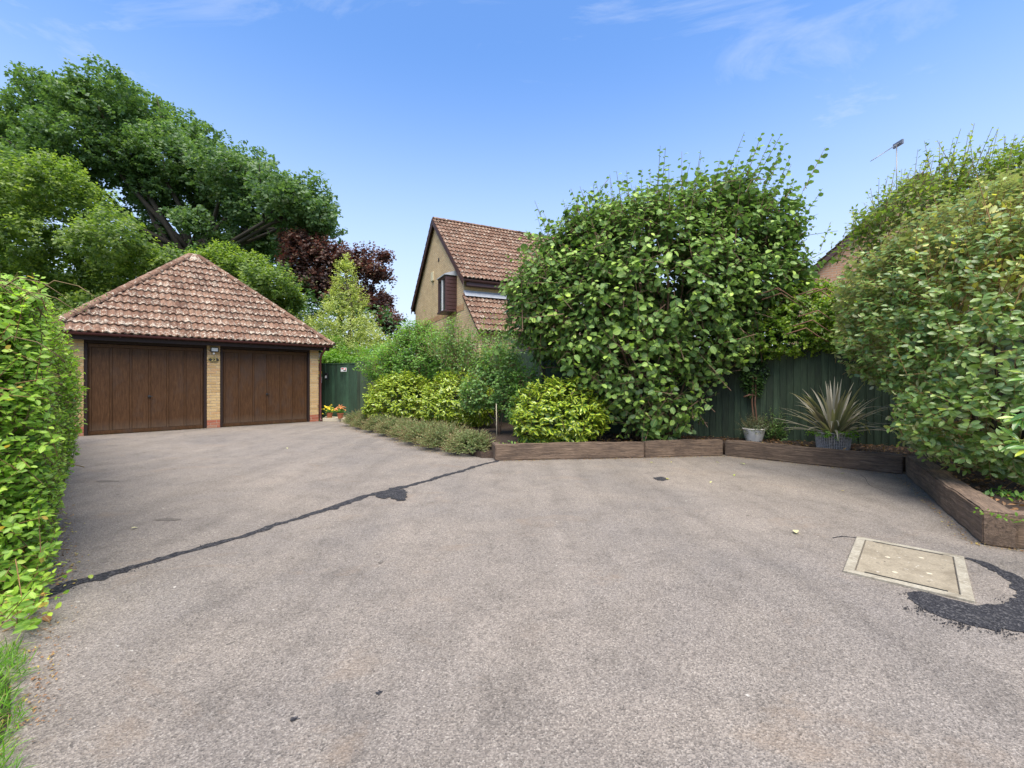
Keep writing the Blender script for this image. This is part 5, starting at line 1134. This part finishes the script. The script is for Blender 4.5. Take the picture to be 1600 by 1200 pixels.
CO = [(475, 390, 1.0), (520, 400, 1.0), (500, 440, 1.1), (560, 410, .9), (590, 425, .6), (545, 460, 1.1), (590, 470, .8), (465, 430, .9), (480, 360, .45), (600, 400, .4), (605, 500, .6), (450, 370, .4)]
cb = at(530, 595, 26); tree('copper_tree', (cb.x, 26, 0), lobes(CO, 26, 1.18, .6, 10), 'dark purple leaved tree between the oak and the house', 204, 2300, .9, 10, .21, M['copper'], trunk=6, tr=.2, upb=.8, droop=.1, lump=.35, depth=.45)
pb_ = at(540, 595, 17.5); PE = [(pb_.x, 17.5, .6 + k * .62, max(.42, 2.3 - k * .225), max(.4, 2.0 - k * .20), .58) for k in range(9)] + [(pb_.x + .05, 17.5, 6.0, .22, .22, .35)] + [(pb_.x - 1.2, 17.2, 3.3, .6, .6, .6), (pb_.x + 1.2, 17.2, 2.7, .7, .6, .7)]
tree('variegated_tree', (pb_.x, 17.5, 0), PE, 'pale yellow green conical tree between the garage and the house', 205, 3600, .5, 10, .095, M['pale'], trunk=5.6, tr=.09, upb=.7, droop=.05, tp=T_OVATE, depth=.3, lump=.22)
bush('evergreen_shrub', (-7.0, 16.6, 0), [(-6.9, 16.6, 1.9, 1.1, .6, 1.1), (-5.6, 16.3, 1.7, 1.0, .6, .95), (-4.4, 15.8, 1.9, .9, .6, .9)], 'dark evergreen shrub directly behind the green gate', 'shrub', 210, 1400, .4, 9, .09, T_OVATE, M['wild'], upb=.5, depth=.3, zmin=.3)
bush('laurel_sprig', (-6.45, 15.6, 0), [(-6.35, 15.55, 2.05, .38, .25, .35)], 'fresh lime green sprig above the gate beside the lantern', 'shrub', 211, 110, .3, 9, .13, T_LONG, M['lime'], upb=.3)
DK = [(300, 480, 1.0), (200, 470, 1.0), (420, 520, .9), (560, 520, 1.0), (640, 540, .8), (60, 520, 1.2)]
bush('dark_thicket', (-14, 24, 0), lobes([(40, 480, 1.3), (130, 500, 1.3), (220, 470, 1.3), (320, 450, 1.3), (420, 470, 1.2), (500, 520, 1.2), (590, 545, 1.1), (640, 560, .9), (-60, 460, 1.4)], 25, 2.3, .5, 11), 'dark green thicket behind the trees at the left', 'thicket', 212, 3000, .8, 9, .26, T_WIDE, M['dark_tree'], depth=.3)
# greenery behind the right fence and beyond the frame
bush('garden_shrub', (6.5, 11, 0), [(6.0, 10.6, 1.9, 1.5, .7, 1.0), (8.0, 10.3, 2.1, 1.5, .8, 1.2), (10.5, 9.0, 2.0, 1.8, 1.0, 1.5)], 'green garden shrub behind the right hand fence', 'shrub', 213, 1500, .5, 9, .11, T_OVATE, M['wild'], depth=.3)

# --- right edge plants
rng = np.random.default_rng(220)
rh = empty('glossy_shrub', (3.75, 2.95, .2), 0, 'glossy long leaved evergreen sprays poking in at the right edge', 'shrub')
tips = [at(1596, 655, 2.95), at(1612, 590, 3.0), at(1600, 690, 2.9), at(1618, 640, 2.8), at(1625, 560, 3.0), at(1610, 700, 2.75)]
LL_ = []
for t in tips:
    t = np.array(t); k = 13; a = np.arange(k) * 2.4 + rng.random(k) * .5; T = norm(np.stack([np.cos(a) * .9 - .35, np.sin(a) * .9 - .2, rng.normal(.05, .35, k)], 1)); LL_.append(dict(P=np.tile(t, (k, 1)) + rng.normal(0, .012, (k, 3)), T=T, N=norm(np.array([0, -.3, 1.]) + rng.normal(0, .3, (k, 3))), S=rng.uniform(.09, .135, k), rnd=rng.random(k)))
    tube('stem', [t - np.array(rh.location), t - np.array(rh.location) + np.array([.25, .05, -.3]), np.array([.5, .1, 0.])], [.006, .010, .016], M['bark'], rh, 5)
put_leaves(rh, T_LONG, M['rhodo'], cat_(*LL_), 78)
tp_ = empty('trailing_plant', (4.0, 3.2, .25), 0, 'lime green small leaved trailing plant spilling over the sleeper end at the right edge', 'plant')
n = 46; b0 = np.array([4.12, 3.02, .22]); base = b0 + rng.normal(0, .10, (n, 3)) * [1.3, .8, .2]; end = base + norm(np.stack([rng.normal(-.5, .6, n), rng.normal(-.25, .4, n), rng.uniform(-.15, .9, n)], 1)) * rng.uniform(.15, .42, (n, 1))
end[:3] = np.array(at(1516, 797, 3.2))[None] + rng.normal(0, .02, (3, 3)); end[:, 2] = np.maximum(end[:, 2], .12)
put_leaves(tp_, T_ELLIP, M['lime'], shoots(rng, base, end, 16, .036, s0=.05, droop=.05, age=.3, spread=1.1), 300); twigs(tp_, base, end, .003, .0012, M['twig'])

# --- ground cover, litter, grass verge
rng = np.random.default_rng(230)
def in_poly(px, py, poly):
    r = np.zeros(len(px), bool); j = len(poly) - 1
    for i in range(len(poly)):
        xi, yi = poly[i]; xj, yj = poly[j]; c = ((yi > py) != (yj > py)) & (px < (xj - xi) * (py - yi) / (yj - yi + 1e-12) + xi); r ^= c; j = i
    return r
bedp = [(0, 7.4), (2.24, 7.66), (3.75, 7.88), (5.6, 6.25), (4.05, 3.7), (4.4, 3.3), (9, 2.5), (9, 6.0), (3.7, 8.7), (.5, 9.6)]
n = 14000; X = rng.uniform(0, 9, n); Y = rng.uniform(2.5, 9.6, n); m_ = in_poly(X, Y, bedp); X, Y = X[m_], Y[m_]; n = len(X)
Pl = np.stack([X, Y, np.full(n, .215) + rng.random(n) * .02], 1); Tl = norm(np.stack([rng.normal(0, 1, n), rng.normal(0, 1, n), rng.normal(0, .25, n)], 1))
o = link('leaf_litter', leaf_mesh('leaf_litter', T_OVATE, Pl, Tl, norm(np.array([0, 0, 1.]) + rng.normal(0, .45, (n, 3))), rng.uniform(.025, .065, n), np.clip(rng.random(n) ** 2 * .42, 0, 1), M['dry']))
tag(o, 'brown dead leaves and bark chips covering the raised bed', 'leaf litter', kind='stuff')
cp = rng.uniform(0, 1, 26); centers = np.stack([np.where(cp < .5, -.1 + cp * 2, 4.15 + cp), np.where(cp < .5, 7.65, 4.6 - cp * .8), np.full(26, .21)], 1)
k = 14; Pc = np.repeat(centers, k, 0) + rng.normal(0, .09, (26 * k, 3)) * [1, 1, .1]; d = norm(rng.normal(0, .6, Pc.shape) + [0, 0, .7])
o = link('ground_cover', leaf_mesh('ground_cover', T_OVATE, Pc, d, norm(rng.normal(0, .5, Pc.shape) + [0, 0, 1.]), rng.uniform(.03, .07, len(Pc)), rng.random(len(Pc)), M['wild'])); tag(o, 'small green weeds and ground cover along the inside of the sleepers', 'ground cover', kind='stuff')
# litter along edges of the drive
def litter(name, label, pts, n, spread, size, lo, hi, seed, mat=M['dry'], tpx=T_OVATE, z=.006):
    rg = np.random.default_rng(seed); pts = [np.array(p[:2]) for p in pts]; t = rg.random(n) * (len(pts) - 1); i = t.astype(int); f_ = (t - i)[:, None]; A = np.array(pts); p = A[i] * (1 - f_) + A[np.minimum(i + 1, len(pts) - 1)] * f_ + rg.normal(0, spread, (n, 2)) 
    P = np.concatenate([p, np.full((n, 1), z) + rg.random((n, 1)) * .008], 1); T = norm(np.concatenate([rg.normal(0, 1, (n, 2)), rg.normal(0, .12, (n, 1))], 1))
    o = link(name, leaf_mesh(name, tpx, P, T, norm(np.array([0, 0, 1.]) + rg.normal(0, .25, (n, 3))), rg.uniform(size * .4, size, n), rg.uniform(lo, hi, n), mat)); tag(o, label, 'leaf litter', kind='stuff')
litter('edge_debris', 'fine brown debris gathered along the foot of the sleepers', [(-.2, 7.12), (2.2, 7.4), (3.66, 7.6), (5.3, 6.1), (3.66, 3.5), (4.6, 2.95)], 1500, .03, .022, 0, .5, 231)
litter('hedge_debris', 'clippings and dead leaves along the foot of the hedge', [tuple(Vector(H0) + hn * .12), tuple(Vector(H0) + hd * 2.5 + hn * .12), tuple(H1 + hn * .12)], 1500, .06, .024, 0, .6, 232)
litter('bed_edge_debris', 'fine dry debris along the foot of the lavender row', [(-4.9, 12.6), (-3.4, 10.6), (-2.0, 8.6), (-.8, 7.35)], 900, .05, .02, 0, .5, 236)
litter('door_debris', 'dust and small leaves gathered along the foot of the garage doors', [tuple(gar(-.3, -.06)), tuple(gar(5.4, -.06))], 500, .03, .022, 0, .6, 237)
litter('verge_debris', 'dry clippings at the near end of the hedge', [(-1.8, 1.6), (-2.1, 1.95), (-2.65, 2.5)], 380, .05, .017, 0, .45, 233)
# grass verge lower left
n = 7000; gp0 = np.array([(-2.35, 1.55), (-2.75, 1.2)]); X = rng.uniform(-2.7, -1.6, n); Y = rng.uniform(1.25, 2.15, n); lim = -1.86 + .03 * np.sin(Y * 23) - (Y - 1.65) * 1.05; ok = X < lim; X, Y = X[ok], Y[ok]; n = len(X)
T = norm(np.stack([rng.normal(.25, .5, n), rng.normal(.1, .45, n), rng.uniform(.45, 1, n)], 1)); P = np.stack([X, Y, np.full(n, .005)], 1)
o = link('grass', leaf_mesh('grass', tmpl([(.3, .03), (.7, .022)], .3, .45), P, T, rng.normal(0, 1, (n, 3)) + [0, 0, .8], rng.uniform(.03, .08, n), rng.random(n) ** 1.2, M['grass'])); tag(o, 'tuft of bright green grass at the lower left edge of the driveway', 'grass', kind='stuff')
sheet('verge_soil', [(-1.66, 1.30), (-1.78, 1.52), (-1.93, 1.70), (-2.16, 1.9), (-2.5, 2.1), (-2.9, 2.3), (-3.4, 2.5), (-4.5, 2.2), (-3.5, .8), (-2.4, .8)], .004, M['soil'], kind='structure')

# loose tar crumbs beside the repairs
rg = np.random.default_rng(240); crumbs = []
for (u, v), m_ in (((1440, 955), 90), ((1500, 978), 110), ((1570, 990), 60), ((1575, 940), 30), ((1425, 930), 40), ((620, 780), 30), ((200, 892), 40), ((330, 850), 30), ((120, 915), 40), ((470, 808), 20)):
    c = np.array(G(u, v)); crumbs.append(np.stack([c[0] + rg.normal(0, .05, m_), c[1] + rg.normal(0, .03, m_), np.full(m_, .004)], 1))
crumbs = np.concatenate(crumbs); bm = bmesh.new()
for c in crumbs:
    q = rg.uniform(.002, .0065); vs = [bm.verts.new(c + np.array(d) * q) for d in ((1, 0, 0), (-.5, .9, 0), (-.6, -.8, 0), (.1, 0, .9))]
    bm.faces.new((vs[0], vs[1], vs[3])); bm.faces.new((vs[1], vs[2], vs[3])); bm.faces.new((vs[2], vs[0], vs[3]))
tag(link('tar_crumbs', bm_mesh(bm, 'tar_crumbs'), None, M['tar']), 'loose black tar crumbs scattered beside the repairs', 'tar crumbs', kind='stuff')

# single fallen leaves
FL = [(1243, 831, .085, 1.0, 'pale cream fallen leaf on the asphalt left of the manhole cover'), (1040, 749.5, .06, .62, 'yellow fallen leaf beside the dark oil spot'), (1164, 727, .09, .85, 'broad green fallen leaf on the drive below the white pot'),
      (1112, 754, .05, .95, 'pale green leaf lying alone right of the oil spot'), (1148, 743, .05, .72, 'lime leaf on the asphalt midway between the oil spot and the bend'), (1016, 724, .055, .68, 'green yellow leaf near the joint of the two sleepers'), (1048, 723, .05, .6, 'small yellow leaf in front of the shorter sleeper'),
      (1118, 723, .055, .66, 'yellow green leaf near the bend of the sleepers'), (1321, 741, .06, .8, 'green leaf at the foot of the dark sleeper'), (1320, 769, .04, .45, 'tiny ochre leaf on the drive in front of the dark sleeper'), (1437, 784, .04, .4, 'small tan leaf near the thick sleeper'),
      (205, 828, .05, .98, 'small cream leaf on the asphalt between the hedge and the tar seam'), (447, 701, .06, .97, 'pale leaf in front of the right garage door'), (68, 967, .07, .3, 'orange brown leaf at the foot of the near hedge'), (140, 902, .05, .75, 'green scrap lying on the tar seam beside the hedge')]
for i, (u, v, s, r_, lb) in enumerate(FL):
    p = G(u, v); rd = random.Random(i); me = leaf_mesh('fallen_leaf', T_ELLIP, np.zeros((1, 3)), np.array([[0, 1., .05]]), np.array([[0, .0, 1.]]), np.array([s]), np.array([r_]), M['dry'])
    o = link('fallen_leaf', me, None, loc=(p.x, p.y, .016), rot=(rd.uniform(-.2, .2), rd.uniform(-.2, .2), rd.uniform(0, 6.28))); tag(o, lb, 'leaf', 'fallen leaves scattered on the driveway')
# pebble marks near stake
stake = empty('garden_stake', (-.30, 8.72, .1), 0, 'thin pale cane stake beside the bare stems of the small shrub', 'stake'); tube('cane', [(0, 0, 0), (-.01, 0, .75)], .009, M['concrete'], stake, 6)
